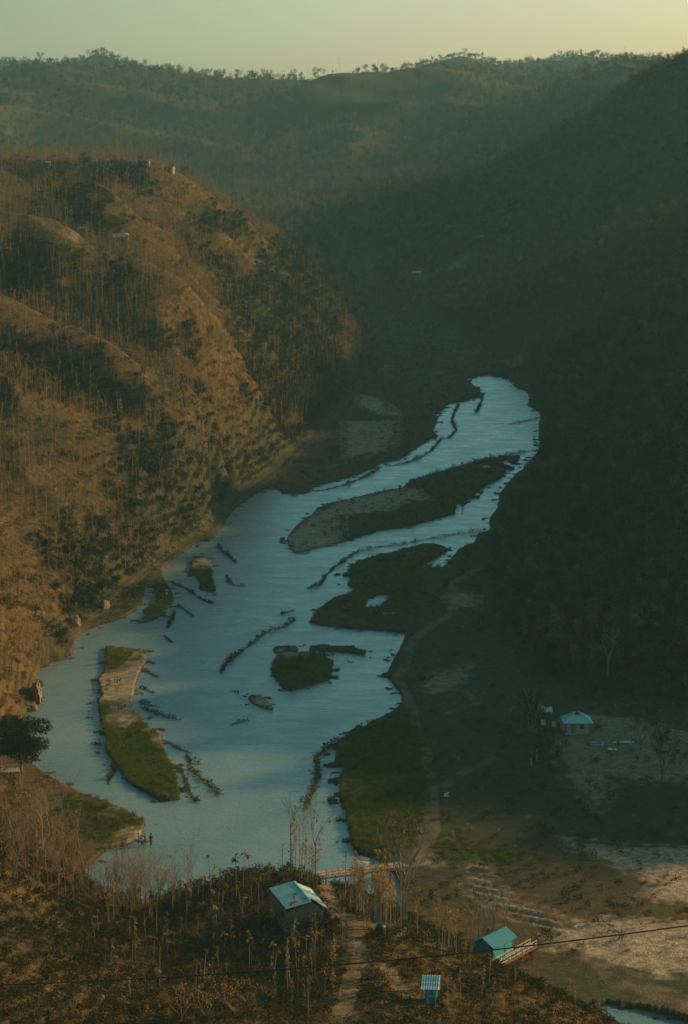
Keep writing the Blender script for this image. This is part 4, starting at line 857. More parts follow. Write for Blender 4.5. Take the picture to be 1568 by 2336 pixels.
def bridge():
    zA, zB = 3.6, .9; a = Vector(pt(744, 1998, z=zA)); e = Vector(pt(935, 1974, z=zB + .6)); dv = e - a; Ln = (dv.xy).length
    o = empty('footbridge', Vector((a.x, a.y, 0)), math.atan2(dv.y, dv.x), label='raised bamboo footbridge on tall thin posts behind the near house', cat='bridge')
    zz = lambda s: a.z + (e.z - a.z) * s / Ln
    m = MB(); n = int((Ln + 3) / .22)
    for i in range(n):
        s = -3 + i * .22; m.box((s, 1.1 + .03 * math.sin(i * 3.1), zz(max(s, 0)) + .02 * math.sin(i * 1.7)), (.19, 2.3, .05))
    part('deck', m, M_['bamboo'], o)
    part('beam', B(((Ln / 2 - 1.5, .15, (a.z + e.z) / 2 - .14), (Ln + 3, .14, .16), 0, 0, 0, math.atan2(a.z - e.z, Ln)), ((Ln / 2 - 1.5, 2.05, (a.z + e.z) / 2 - .14), (Ln + 3, .14, .16), 0, 0, 0, math.atan2(a.z - e.z, Ln))), M_['bark_dark'], o)
    r = MB(); k = 15
    for z in (.45, .85): r.tube([(-3, 0, zz(0) + z), (Ln, 0, zz(Ln) + z)], .04, 5)
    for i in range(k):
        s = Ln * i / (k - 1); r.tube([(s, 0, zz(s) - .1), (s + .1, 0, zz(s) + .95)], .035, 5)
        if i < k - 1: s2 = Ln * (i + 1) / (k - 1); r.tube([(s, .03, zz(s)), (s2, .03, zz(s2) + .85)], .025, 4)
    part('railing', r, M_['bark_dark'], o)
    for i in range(11):
        s = -1.5 + (Ln + 1.2) * i / 10
        for y in (.15, 2.05):
            t = MB(); t.tube([(s + random.gauss(0, .1), y, -1.6), (s, y, zz(max(s, 0)) - .05)], [.08, .06], 6); part('post', t, M_['bark_dark'], o)
    # white bench on the deck
    p = Vector(pt(826, 1972, z=zz(Ln * .42) + .1)); b = empty('bench', p, R(-28), label='whitish slatted bench standing on the footbridge deck', cat='bench')
    m = MB()
    for i in range(4): m.box((0, -.22 + i * .15, .42), (1.6, .12, .04))
    part('seat', m, M_['pale_bamboo'], b); part('backrest', B(((0, .32, .72), (1.6, .04, .12)), ((0, .35, .92), (1.6, .04, .12))), M_['pale_bamboo'], b)
    for x in (-.7, .7):
        for y in (-.22, .28): part('leg', B(((x, y, .2), (.07, .07, .42))), M_['pale_bamboo'], b)
bridge()

def tank():
    c = hit(866, 2139); o = empty('water_tank', c, 0, label='black ribbed water tank beside the path on the spur', cat='water tank')
    m = MB(); prof = [(0.02, -.05), (.55, -.05), (.57, .2), (.54, .24), (.57, .28), (.57, .5), (.54, .54), (.57, .58), (.57, .85), (.54, .89), (.57, .93), (.55, 1.15), (.35, 1.32), (.2, 1.36)]
    k = 20
    for r_, z in prof:
        for j in range(k): m.V.append(np.array([r_ * math.cos(2 * math.pi * j / k), r_ * math.sin(2 * math.pi * j / k), z + .25]))
    for i in range(len(prof) - 1):
        for j in range(k): m.F.append((i * k + j, i * k + (j + 1) % k, (i + 1) * k + (j + 1) % k, (i + 1) * k + j)); m.M.append(0)
    part('body', m, M_['black_plastic'], o, True); l = MB(); l.tube([(0, 0, 1.6), (0, 0, 1.7)], .23, 14); part('lid', l, M_['black_plastic'], o); part('stand', B(((0, 0, .02), (1.2, 1.2, .36))), M_['grey_wall'], o)
tank()

# ------------------------------------------------------------------ cable across the foreground
def cable():
    prs = [(0, 2243), (250, 2238), (500, 2225), (784, 2196), (1000, 2178), (1250, 2150), (1568, 2112)]; P_ = [Vector(pt(x, y, d=46)) for x, y in prs]
    cf = np.polyfit([q[0] for q in prs], [q[1] for q in prs], 2); out = [pt(x, np.polyval(cf, x), d=46) for x in np.linspace(-2600, 4200, 90)]
    m = MB(); m.tube([np.array(p) for p in out], .015, 8); o = m.build('power_cable', M_['cable'], None, True); tag(o, 'single dark cable sagging across the lower foreground', 'cable')
cable()

# ------------------------------------------------------------------ far buildings
def far_house(x, y, w, dp, h, wall, roof, label, rz=0, up=0, cat='house', open_=False):
    g = hit(x, y); o = empty('hill_house' if cat == 'house' else 'field_shed', g, rz, label=label, cat=cat)
    m = MB()
    if open_:
        for a in (-1, 1):
            for b in (-1, 1): m.box((a * w * .42, b * dp * .42, h / 2), (.18, .18, h + .4))
    else:
        m.box((0, 0, h / 2 - .5), (w * .88, dp * .88, h + 1.0))
    part('frame' if open_ else 'wall', m, M_[wall], o)
    r = MB(); rr = h + w * .22; sheet(r, (-w / 2, -dp / 2, h), (w / 2, -dp / 2, h), (w / 2, 0, rr), (-w / 2, 0, rr), 8, .04); sheet(r, (w / 2, dp / 2, h), (-w / 2, dp / 2, h), (-w / 2, 0, rr), (w / 2, 0, rr), 8, .04)
    part('roof', r, M_[roof], o)
    if not open_:
        [part('gable', B(((a * w * .43, 0, h + w * .06), (.06, dp * .5, w * .14))), M_[wall], o) for a in (-1, 1)]
        part('door', B(((-w * .15, -dp * .44 - .03, h * .42), (w * .16, .06, h * .75))), M_['dark'], o); part('window', B(((w * .2, -dp * .44 - .03, h * .55), (w * .16, .06, h * .3))), M_['dark'], o)
z1 = lambda a, b: (a * .5, 85.5 + b * .5)
z2 = lambda a, b: (784 + a * .5, 85.5 + b * .5)
far_house(*z1(315, 548), 5.2, 4, 2.2, 'white_wall', 'red_roof', 'red-roofed house among trees on top of the left hill')
far_house(*z1(498, 592), 3.0, 2.6, 1.8, 'white_wall', 'red_roof', 'small reddish hut on the hilltop left of the white walls', R(10), cat='hut')
far_house(*z1(605, 582), 4.0, 2.4, .8, 'white_wall', 'white_wall', 'low white building on the hilltop, left of another white one', R(-5))
far_house(*z1(668, 588), 3.0, 2.4, .9, 'white_wall', 'bamboo', 'short white building at the right end of the white hilltop row', R(-8))
far_house(*z1(782, 618), 2.6, 2.4, 1.7, 'white_wall', 'red_roof', 'lone small red-roofed hut where the left hill starts descending', R(-20), cat='hut')
far_house(*z1(222, 592), 2.0, 2.0, 1.5, 'wood', 'bamboo', 'tiny brown hut left of the red-roofed hilltop house', cat='hut')
far_house(*z1(378, 902), 2.8, 2.2, 1.5, 'bamboo', 'bamboo', 'open bamboo shelter beside the ridge path', open_=True, cat='shelter')
far_house(*z1(545, 935), 4.4, 3, 1.7, 'wood', 'bamboo', 'brown hut with thatched roof at the end of the ridge path', R(5), cat='hut')
far_house(*z1(577, 935), 1.7, 2.2, 1.5, 'white_wall', 'pale_roof', 'small whitish hut touching the brown hut on the ridge path', cat='hut')
far_house(*z2(330, 1092), 4.4, 4, 1.6, 'wood', 'tarp', 'turquoise-roofed hut beside the road in the far valley', R(-15), cat='hut')
far_house(*z2(625, 925), 5.0, 4, 1.6, 'white_wall', 'bamboo', 'pale hut on the terrace above the far valley road', R(8), cat='hut')
far_house(*z2(478, 880), 6, 3, 1.2, 'bamboo', 'bamboo', 'low brown shed left of the pale terrace hut, far valley', cat='shed')
far_house(*z2(765, 190), 6, 5, 3.2, 'bark_dark', 'wood', 'open pavilion on the skyline of the far mountain', open_=True, cat='pavilion')
q = B(((0, 0, .35), (.9, .5, .7)), ((0, -.3, .15), (1.3, .2, .3)), ((.5, .1, .8), (.5, .4, .2), R(20))).build('feed_sacks', M_['tarp']); q.location = hit(1016, 1818); q.scale = (.65,) * 3; tag(q, 'small pale blue sacks left beside the valley path', 'sacks')
q = B(((0, 0, .4), (.6, .4, .9)), ((.35, 0, .7), (.2, .3, .4), R(20))).build('field_box', M_['teal_wall']); q.location = hit(1059, 1552); tag(q, 'small bluish box standing on the terrace above the river path', 'box')

def platform():
    g = hit(20, 1782); o = empty('bamboo_platform', g + Vector((-.6, 1.0, 1.2)), R(14), label='sunlit bamboo platform with slanting railing at the left edge', cat='platform')
    m = MB()
    for i in range(24): m.box((-2.6 + i * .2, 0, 0), (.17, 2.0, .05))
    part('deck', m, M_['bamboo'], o)
    r = MB(); r.tube([(-2.6, -1, .55), (2.2, -1, .62)], .05, 6); r.tube([(-2.6, -1, .95), (2.2, -1, 1.0)], .05, 6)
    for i in range(13): r.tube([(-2.6 + i * .4, -1, 0), (-2.6 + i * .4 + .12, -1, 1.05)], .035, 5)
    part('railing', r, M_['bamboo'], o)
    for x in (-2.4, -1, .5, 2.0):
        for y in (-.9, .9): t = MB(); t.tube([(x, y, -2.6), (x, y, 0)], .08, 6); part('post', t, M_['wood'], o)
platform()

# ------------------------------------------------------------------ people on the shore
def skin_mesh(name, verts, edges, mat, parent, sub=1):
    me = bpy.data.meshes.new(name); me.from_pydata([v[:3] for v in verts], edges, []); o = bpy.data.objects.new(name, me); C.objects.link(o); o.parent = parent; me.materials.append(mat)
    o.modifiers.new('skin', 'SKIN'); o.modifiers.new('sub', 'SUBSURF').render_levels = sub
    for i, v in enumerate(verts): me.skin_vertices[0].data[i].radius = (v[3], v[3] if len(v) < 5 else v[4]); me.skin_vertices[0].data[i].use_root = (i == 0)
    return o
def person(p, rz, top, bottom, label, s=1.0, pose=0):
    o = empty('person', p, rz, label=label, cat='person'); o.scale = (s,) * 3
    V = [(0, 0, .92, .12, .09)]; E = []
    def add(par, *v): V.append(v); E.append((par, len(V) - 1)); return len(V) - 1
    w = add(0, 0, 0, 1.12, .115, .08); ch = add(w, 0, 0, 1.32, .14, .09); nk = add(ch, 0, -.01, 1.48, .05); hd = add(nk, 0, -.02, 1.56, .075, .08); tp = add(hd, 0, -.01, 1.66, .085, .09); add(tp, 0, .0, 1.73, .05)
    for sx in (-1, 1):
        sh = add(ch, sx * .17, 0, 1.4, .05); sw = (.06 if sx > 0 else -.12) if pose == 0 else -.2
        el = add(sh, sx * .24, sw * .3, 1.13, .036); wr = add(el, sx * .23, sw - .08, .9, .026); pm = add(wr, sx * .23, sw - .1, .84, .03, .014)
        for f, (fx, L) in enumerate(((-.024, .07), (-.008, .085), (.008, .08), (.024, .06))):
            k = add(pm, sx * .23 + fx * .5, sw - .11 + fx, .795, .009); add(k, sx * .22 + fx * .5, sw - .135 + fx, .795 - L * .7, .007)
        t_ = add(pm, sx * .215, sw - .135, .825, .009); add(t_, sx * .21, sw - .15, .79, .008)
        hp = add(0, sx * .09, 0, .86, .085); st = sx * .1 * (1 if pose == 0 else .4)
        kn = add(hp, sx * .1, -.03 + st * .5, .49, .058); an = add(kn, sx * .1, st, .09, .036); add(an, sx * .11, st - .14, .03, .034)
    b = skin_mesh('body', V, E, M_['skin'], o)
    n = MB(); n.box((0, -.105, 1.6), (.02, .03, .035)); part('nose', n, M_['skin'], o); n = MB(); n.box((-.03, -.098, 1.63), (.02, .01, .01)); n.box((.03, -.098, 1.63), (.02, .01, .01)); part('eyes', n, M_['hair'], o)
    skin_mesh('hair', [(0, .02, 1.69, .094, .1), (0, .0, 1.76, .06), (0, .05, 1.62, .06)], [(0, 1), (0, 2)], M_['hair'], o)
    skin_mesh('shirt', [(0, 0, 1.3, .165, .115), (0, 0, 1.08, .14, .1), (0, 0, .9, .145, .105), (0, 0, 1.42, .1, .07), (-.18, 0, 1.39, .07), (-.225, -.02, 1.22, .055), (.18, 0, 1.39, .07), (.225, 0, 1.22, .055)], [(0, 1), (1, 2), (0, 3), (3, 4), (4, 5), (3, 6), (6, 7)], M_[top], o)
    st = .1 if pose == 0 else .04
    skin_mesh('trousers', [(0, 0, .93, .14, .1), (-.09, 0, .84, .1), (-.1, -.03 - st * .5, .49, .075), (-.1, -st, .13, .055), (.09, 0, .84, .1), (.1, -.03 + st * .5, .49, .075), (.1, st, .13, .055)], [(0, 1), (1, 2), (2, 3), (0, 4), (4, 5), (5, 6)], M_[bottom], o)
def shore(x, y): v = pt(x, y, z=.3); return Vector((v[0], v[1], max(hz(v[0], v[1]), -.15)))
person(shore(345, 1923), R(200), 'cloth_dark', 'cloth_dark', 'person in dark clothes standing at the water edge, tallest of the group', 1.1, 1)
person(shore(331, 1921), R(150), 'cloth_red', 'trousers', 'person in orange-red shirt standing beside the water')
person(shore(325, 1924), R(-30), 'cloth_white', 'trousers', 'person in white shirt left of the one in red', .95)
person(shore(317, 1919), R(60), 'cloth_blue', 'trousers', 'person in blue shirt, leftmost of the group on the beach', .95, 1)
person(shore(381, 1362), R(20), 'cloth_yellow', 'cloth_white', 'lone person in yellow shirt on the green bank point upstream')

# ------------------------------------------------------------------ brushwood fish barriers in the river
def weir(pts, label, wd=.5, hgt=.6, gold=False, den=9, stakes=True, wobble=.3):
    W_ = flat(pts, 0); o = empty('brush_barrier', (W_[0][0], W_[0][1], 0), 0, label=label, cat='brush barrier', group='brushwood barriers in the river')
    lv, st = MB(), MB(); o0 = W_[0]
    for a, b in zip(W_[:-1], W_[1:]):
        L = np.linalg.norm(b - a); n = max(2, int(L * den))
        for i in range(n):
            t = random.random(); p = a + (b - a) * t - o0; gapn = noise(np.array([p[0] + o0[0]]), np.array([p[1] + o0[1]]), 2.2, 1.1)[0]
            k = .15 + 1.1 * max(0, gapn + .28); q = np.array([p[0] + random.gauss(0, wd * k * .5), p[1] + random.gauss(0, wd * k * .5) + wobble * gapn, random.uniform(-.05, hgt * k)])
            lv.leaf(q, random.uniform(.25, .6) * (.6 + k * .6), 0, 0, .45)
            if random.random() < .07: az = random.uniform(0, 6.28); l_ = random.uniform(.4, 1.3); st.tube([q - (0, 0, .2), q + np.array([math.cos(az) * l_, math.sin(az) * l_, random.uniform(0, .5)])], [.025, .012], 3)
        if stakes:
            for i in range(max(1, int(L / 1.3))):
                t = (i + random.random()) / max(1, int(L / 1.3)); p = a + (b - a) * t - o0; st.tube([(p[0], p[1], -.9), (p[0] + random.gauss(0, .08), p[1], random.uniform(.35, .95))], [.04, .03], 4)
    part('brushwood', lv, M_['brush_gold' if gold else 'brush'], o)
    if st.V: part('stakes', st, M_['bark_dark'], o)
WEIRS = [([(497, 1240), (505, 1256), (520, 1266), (538, 1283)], 'brushwood barrier from the left bank point toward midstream, ending in a clump', 1.0, 1.0), ([(517, 1313), (522, 1325), (535, 1335), (557, 1337)], 'hooked brushwood heap right of the small square island', 1.1, .9),
         ([(390, 1328), (425, 1343), (460, 1366), (487, 1378)], 'brushwood barrier running off the green bank below the square island', .6, .6), ([(405, 1380), (418, 1388), (441, 1406)], 'short brushwood spur at the tip of the green bank', .7, .8),
         ([(398, 1396), (392, 1415), (382, 1433)], 'brushwood spur pointing downstream from the green bank tip', .7, .8), ([(376, 1450), (384, 1458), (392, 1466)], 'tiny brushwood clump alone below the green bank', .5, .4),
         ([(675, 1411), (645, 1431), (605, 1443), (570, 1471), (535, 1498), (510, 1521), (504, 1536)], 'long curved brushwood barrier in midstream above the oval island', .9, .9), ([(672, 1391), (640, 1401)], 'short straight brushwood piece above the long curved barrier', .5, .4),
         ([(742, 1313), (732, 1333), (700, 1343)], 'brushwood bend below the end of the upstream fence line', .7, .7), ([(786, 1278), (764, 1293), (744, 1312)], 'brushwood line joining the long fence to the bend', .35, .5),
         ([(1109, 1212), (1079, 1213), (1024, 1221), (994, 1226), (954, 1233), (914, 1241), (874, 1246), (814, 1258), (786, 1276)], 'very long low fence of brushwood below the large sandy island', .7, .9), ([(1219, 1027), (1164, 1036), (1104, 1046), (1029, 1068), (969, 1086), (925, 1104)], 'straight brushwood dam from the right bank along the large island', 1.0, 1.0),
         ([(1224, 956), (1194, 961), (1160, 968)], 'short brushwood spur off the right bank, farthest upstream', .8, .7), ([(1100, 904), (1092, 925), (1084, 942)], 'dark brushwood spit hanging from the upstream left bank', 1.4, .9),
         ([(1046, 920), (1034, 941), (1029, 961), (1039, 981), (1024, 998), (1004, 1001)], 'brushwood arc enclosing the upper left pools', .8, .8), ([(1004, 1001), (984, 1026), (959, 1043), (919, 1058), (879, 1063)], 'brushwood line along the left shore below the pools', .8, .8),
         ([(862, 1070), (829, 1088), (784, 1107), (745, 1117), (700, 1123), (665, 1131)], 'low brushwood fence beside the dark left shore', .6, .7), ([(335, 1533), (348, 1537), (362, 1545)], 'uppermost orange-brown branch off the right side of the left island', .7, .6, 1), ([(315, 1568), (332, 1572), (352, 1581)], 'second branch down off the right side of the left island', .7, .6),
         ([(318, 1601), (340, 1609), (363, 1612)], 'bushy third branch off the right side of the left island', 1.3, 1.0), ([(320, 1612), (357, 1628), (385, 1636), (412, 1642)], 'longest brushwood barrier off the middle of the left island', .7, .8), ([(385, 1696), (410, 1708), (436, 1718)], 'brushwood spur at the shoulder of the left island', .8, .8, 1),
         ([(425, 1722), (435, 1745), (455, 1740)], 'forked brushwood heap just right of the lower left island', 1.4, 1.2, 1), ([(432, 1752), (465, 1781), (485, 1795), (502, 1816)], 'brushwood barrier trailing away below the forked heap', 1.0, 1.0, 1), ([(408, 1752), (420, 1770), (427, 1795), (440, 1820), (454, 1831)], 'curved golden brushwood barrier hugging the lower tip of the left island', .5, .8, 1),
         ([(784, 1683), (755, 1700), (740, 1711), (720, 1731)], 'brushwood beside the big right-hand crop field, upper part', 1.3, 1.2), ([(722, 1733), (727, 1766), (715, 1801), (705, 1825), (695, 1850)], 'sunlit brushwood barrier descending toward the near hill', 1.5, 1.5, 1),
         ([(528, 1577), (545, 1580)], 'small dark brush clump left of the bare gravel bar', .5, .4), ([(528, 1653), (545, 1646), (566, 1643)], 'short brush stick line alone in the lower river', .5, .5), ([(202, 1606), (212, 1605)], 'upper dark brush clump on the left edge of the left island', .9, .7),
         ([(200, 1637), (213, 1637)], 'lower dark brush clump on the left edge of the left island', .9, .7), ([(262, 1752), (250, 1775), (248, 1790)], 'stakes and brush off the lower left edge of the left island', .5, .6), ([(212, 1696), (232, 1700)], 'thin brush spur off the left edge above the stakes', .5, .4)]
for w_ in WEIRS: weir(w_[0], w_[1], w_[2] * .55, w_[3], len(w_) > 4, 30 if len(w_[0]) < 7 else 26)

# pale cliffs and rocks at the river's edge
def rock(x, y, w, d, h, label, rz=0, z=None):
    bm = bmesh.new(); bmesh.ops.create_icosphere(bm, subdivisions=4, radius=1); P_ = np.array([v.co[:] for v in bm.verts]); s = random.uniform(0, 50)
    for v, p in zip(bm.verts, P_):
        f = 1 + .2 * noise(np.array([p[0] * 2 + p[2]]), np.array([p[1] * 2 - p[2] * 1.3]), 1, s)[0] + .14 * noise(np.array([p[0] * 6]), np.array([p[2] * 7 + p[1] * 5]), 1, s + 3)[0]
        v.co = Vector((p[0] * w * f, p[1] * d * f, (math.copysign(abs(p[2]) ** .7, p[2])) * h * f))
    me = bpy.data.meshes.new('rock_outcrop'); bm.to_mesh(me); bm.free(); me.materials.append(M_['rock']); o = bpy.data.objects.new('rock_outcrop', me); C.objects.link(o)
    g = hit(x, y); o.location = g if z is None else (g.x, g.y, z); o.rotation_euler = (0, 0, rz); tag(o, label, 'cliff', 'pale outcrops along the left bank')
rock(84, 1592, .9, 3.8, 2.6, 'sunlit pale sandstone cliff rising from the river at lower left', R(10)); rock(70, 1620, 1.2, 1.6, .9, 'low pale cliff foot below the sunlit sandstone face', R(30)); rock(240, 1388, .8, 1.4, 1.5, 'pale rock face above the green bank point', R(-20)); rock(172, 1425, 1.0, 1.5, 1.6, 'greyish rock face between the tall cliff and the green bank', R(-10))
# boulders along the stony left bank
bs = [(410, 1238, .5), (425, 1222, .7), (440, 1208, .5), (455, 1212, .6), (385, 1262, .7), (398, 1250, .6), (370, 1275, .5), (480, 1190, .6), (497, 1172, .6), (512, 1148, .5), (350, 1290, .5)]
for i, (x, y, s) in enumerate(bs):
    rock(x, y, s, s * .8, s * .6, 'pale boulder in the stony strip along the left bank'); ob = C.objects[-1] if False else None
for o in list(bpy.data.objects):
    if o.get('label') == 'pale boulder in the stony strip along the left bank': o.name = 'boulder'; o['category'] = 'boulder'; o['group'] = 'boulders along the stony left bank'
m = MB(); m.tube([(-1.1, 0, .05), (0, .05, .15), (1.1, -.1, .1)], [.09, .08, .05], 6); m.tube([(.2, 0, .12), (.7, .5, .3)], [.05, .02], 5); q = m.build('driftwood', M_['bark_pale']); q.location = hit(1527, 2322); q.rotation_euler = (0, 0, R(-30)); tag(q, 'driftwood log stranded by the small pool at bottom right', 'driftwood')

# ------------------------------------------------------------------ single trees
def tree(p, mbs, mats, label=None, name='tree', cat='tree', group=None, rz=0, s=1.0, crown_name='crown'):
    o = empty(name, p, rz, label=label, cat=cat, group=group); o.scale = (s,) * 3
    part('trunk', mbs[0], mats[0], o)
    if len(mbs) > 1 and mbs[1].V: part(crown_name, mbs[1], mats[1], o)
    return o
def copy_tree(src, loc, rz, s, label=None):
    r = src.copy(); C.objects.link(r); r.location = loc; r.rotation_euler = (0, 0, rz); r.scale = (s, s, s * random.uniform(.9, 1.15))
    if label: r['label'] = label
    for ch in src.children: c = ch.copy(); C.objects.link(c); c.parent = r
    return r
def bare(h, r, depth=3, spread=.6, leaves=0, lsz=.3, lean=(0, 0), up=.25, straight=.5):
    t, l, tips = MB(), MB(), []; P_ = [np.array([lean[0] * z, lean[1] * z, z]) for z in (-.5, h * .2, h * straight)]; t.tube(P_, [r, r * .85, r * .7], 6, 0, cap=False)
    for i in range(4): grow(t, P_[-1] if i < 2 else P_[-1] * random.uniform(.6, .95), (math.cos(i * 1.7 + random.random()) * spread * .7 + lean[0], math.sin(i * 1.7) * spread * .7 + lean[1], 1), h * (1 - straight) * .55, r * .5, depth, 0, spread, up, tips)
    for i in range(leaves):
        if tips: l.leaf(random.choice(tips) + np.array([random.gauss(0, .15) for _ in range(3)]), lsz * random.uniform(.6, 1.2))
    return t, l
random.seed(21)
bp, bd = M_['bark_pale'], M_['bark_dark']
# big evergreen at the left edge
t, l = broad_tree(10.5, 5.0, 6500, .36, .35); crown(l, (.5, -.5, 4.2), 4.6, 3.0, 5000, .36, 0, .1, 10); crown(l, (-2.5, 0, 5.5), 3.6, 3.0, 2500, .36, 0, .1, 7); tree(hit(52, 1775) + Vector((-.5, 3, -1)), (t, l), (bd, M_['green_leaf']), 'big dark evergreen tree leaning over the water at left', 'evergreen_tree')
# bamboo clump beside the far hut
t, l = MB(), MB()
for i in range(46):
    az = random.uniform(0, 6.28); a = random.uniform(.1, 1); hh = random.uniform(6, 9.5); b0 = np.array([math.cos(az) * a * .8, math.sin(az) * a * .8, -.3])
    ps = [b0 + np.array([math.cos(az) * a * 3.2 * s_ ** 2.4, math.sin(az) * a * 3.2 * s_ ** 2.4, hh * (s_ - .18 * a * s_ ** 3)]) for s_ in np.linspace(0, 1, 7)]; t.tube(ps, [.05, .05, .045, .04, .03, .02, .01], 5, 0, cap=False)
    for k in range(60):
        q = ps[random.choice((2, 3, 4, 5, 6))]; l.leaf(q + np.array([random.gauss(0, .45), random.gauss(0, .45), random.gauss(0, .4)]), random.uniform(.2, .45), .4, 0, .35)
tree(hit(1214, 1668), (t, l), (M_['bamboo'], M_['olive_leaf']), 'tall arching bamboo clump left of the turquoise-roofed field hut', 'bamboo_clump', 'bamboo')
# banana plants
for x, y, lb, s in ((1222, 1735, 'yellowing banana plant below the bamboo clump', 1.25), (1210, 1748, 'smaller banana plant at the left foot of the yellowing one', .9)):
    t, l = MB(), MB(); t.tube([(0, 0, -.2), (0, 0, 1.6)], [.13, .09], 7)
    for i in range(10):
        az = i * 2.4; pl = [np.array([math.cos(az) * a * 1.5, math.sin(az) * a * 1.5, 1.5 + 1.2 * math.sin(a * 2.6) * (1 - .3 * a)]) for a in np.linspace(0, 1, 6)]; w_ = [.05, .2, .26, .26, .18, .03]; sd_ = np.array([-math.sin(az), math.cos(az), 0]); n0 = len(l.V)
        for p, ww in zip(pl, w_): l.V += [p - sd_ * ww, p + (0, 0, -.04), p + sd_ * ww]
        for k in range(5):
            for j in (0, 1): q_ = n0 + k * 3 + j; l.F.append((q_, q_ + 1, q_ + 4, q_ + 3)); l.M.append(0)
    tree(hit(x, y), (t, l), (M_['bark_pale'], M_['crop']), lb, 'banana_plant', 'banana plant', s=s, crown_name='leaves')
# bare and half-bare trees that stand out
t, l = bare(9, .17, 3, .75, 0, straight=.35); tree(hit(1384, 1545), (t, l), (bp, bp), 'pale bare forking tree against the dark right woodland', 'bare_tree')
t, l = bare(7.5, .16, 4, .6, 1500, .26, straight=.3); tree(hit(1508, 1790), (t, l), (bd, M_['olive_leaf']), 'dusky leafy tree at the right edge below the hut clearing', 'leafy_tree')
t, l = bare(6, .14, 4, .6, 900, .24, straight=.3); tree(hit(1245, 1760), (t, l), (bd, M_['olive_leaf']), 'round dark tree beside the banana plants', 'leafy_tree')
t, l = bare(5, .12, 4, .7, 900, .24, straight=.25); tree(hit(1460, 1712), (t, l), (bd, M_['olive_leaf']), 'low bushy tree in the right part of the hut clearing', 'leafy_tree')
t, l = bare(12.5, .2, 4, .5, 130, .32, (.02, 0), straight=.45); tree(hit(917, 2112), (t, l), (bp, M_['gold_leaf']), 'tall many-branched tree with few golden leaves at the right end of the footbridge', 'tall_tree')
t, l = bare(12, .2, 3, .55, 70, .32, (-.02, 0), straight=.5); tree(hit(925, 2108), (t, l), (bp, M_['gold_leaf']), 'second tall bare trunk right behind the many-branched bridge tree', 'tall_tree')
t, l = bare(10.5, .12, 3, .4, 12, .5, (0, 0), straight=.6); tree(hit(664, 1992), (t, l), (bp, M_['gold_leaf']), 'tall thin bare tree rising left of the house against the water', 'bare_tree')
t, l = bare(9.5, .1, 3, .4, 30, .4, (0, 0), straight=.55); tree(hit(720, 2020), (t, l), (bp, M_['gold_leaf']), 'tall thin tree with sparse leaves just behind the house ridge', 'bare_tree')
t, l = bare(12, .17, 4, .6, 0, .3, (.34, .05), straight=.38); tree(hit(82, 2000), (t, l), (bp, bp), 'large bare tree on the left slope leaning right over the bank', 'bare_tree')
t, l = bare(9, .13, 4, .6, 0, .3, (.22, .05), straight=.35); tree(hit(30, 2010), (t, l), (bp, bp), 'smaller bare tree leaning right behind the large leaning one', 'bare_tree')
for x, y, h_, lb in ((1124, 2172, 8.6, 'tallest thin bare tree rising behind the teal hut roof'), (1150, 2165, 7.2, 'thin bare tree right of the tallest one behind the teal hut'), (1072, 2182, 7.4, 'thin bare tree left of the teal hut'), (1090, 2160, 8.2, 'thin bare tree between the teal hut and the leftmost one'), (1191, 2165, 5.0, 'short spreading bare tree above the bamboo walkway'), (1106, 2150, 6.0, 'short thin bare tree close behind the left corner of the teal hut')):
    t, l = bare(h_, .09, 3, .35 if h_ > 5.5 else .8, 14, .3, straight=.55); tree(hit(x, y), (t, l), (bp, M_['gold_leaf']), lb, 'bare_tree')
# sinuous bare bushes at the bottom edge
for x, y, h_, lb in ((468, 2334, 5.6, 'golden bare bush with crooked branches at the bottom edge'), (545, 2330, 4.6, 'crooked bare bush right of the golden one at the bottom edge'), (415, 2330, 3.8, 'low crooked bare bush left of the golden one at the bottom edge')):
    t, l = bare(h_, .085, 4, 1.1, 220, .22, up=.06, straight=.12); tree(hit(x, y), (t, l), (bp, M_['gold_leaf']), lb, 'bare_bush', 'bush')

# the nearest of the slender trees, each a thing of its own
def variants(n, make, mats, name, label, group, cat='tree', cname='leaves'):
    out = []
    for i in range(n):
        mbs = make(); out.append((mbs, mats, name, label, group, cat, cname))
    return out
HT = {'teak_sapling': (3.0, 4.6), 'slender_bare_tree': (5.0, 7.2), 'slender_leafy_tree': (4.6, 6.6)}
def plant(vs, spots, smin=.8, smax=1.2):
    made = {}
    for x, y, s in spots:
        i = random.randrange(len(vs)); mbs, mats, name, label, group, cat, cn = vs[i]
        ht = s * max(v[2] for v in mbs[0].V); lean_ = max(mbs[0].V, key=lambda v: v[2]); ln_ = abs(lean_[0]) + abs(lean_[1]) > .09 * lean_[2]
        label = ('short ' if ht < HT[name][0] else 'tall ' if ht > HT[name][1] else '') + ('leaning ' if ln_ else 'upright ') + label
        p = Vector((x, y, hz(x, y) - .05)); rz = random.uniform(0, 6.28)
        if i not in made: made[i] = tree(p, mbs, mats, label, name, cat, group, rz, s, cn)
        else: copy_tree(made[i], p, rz, s, label)
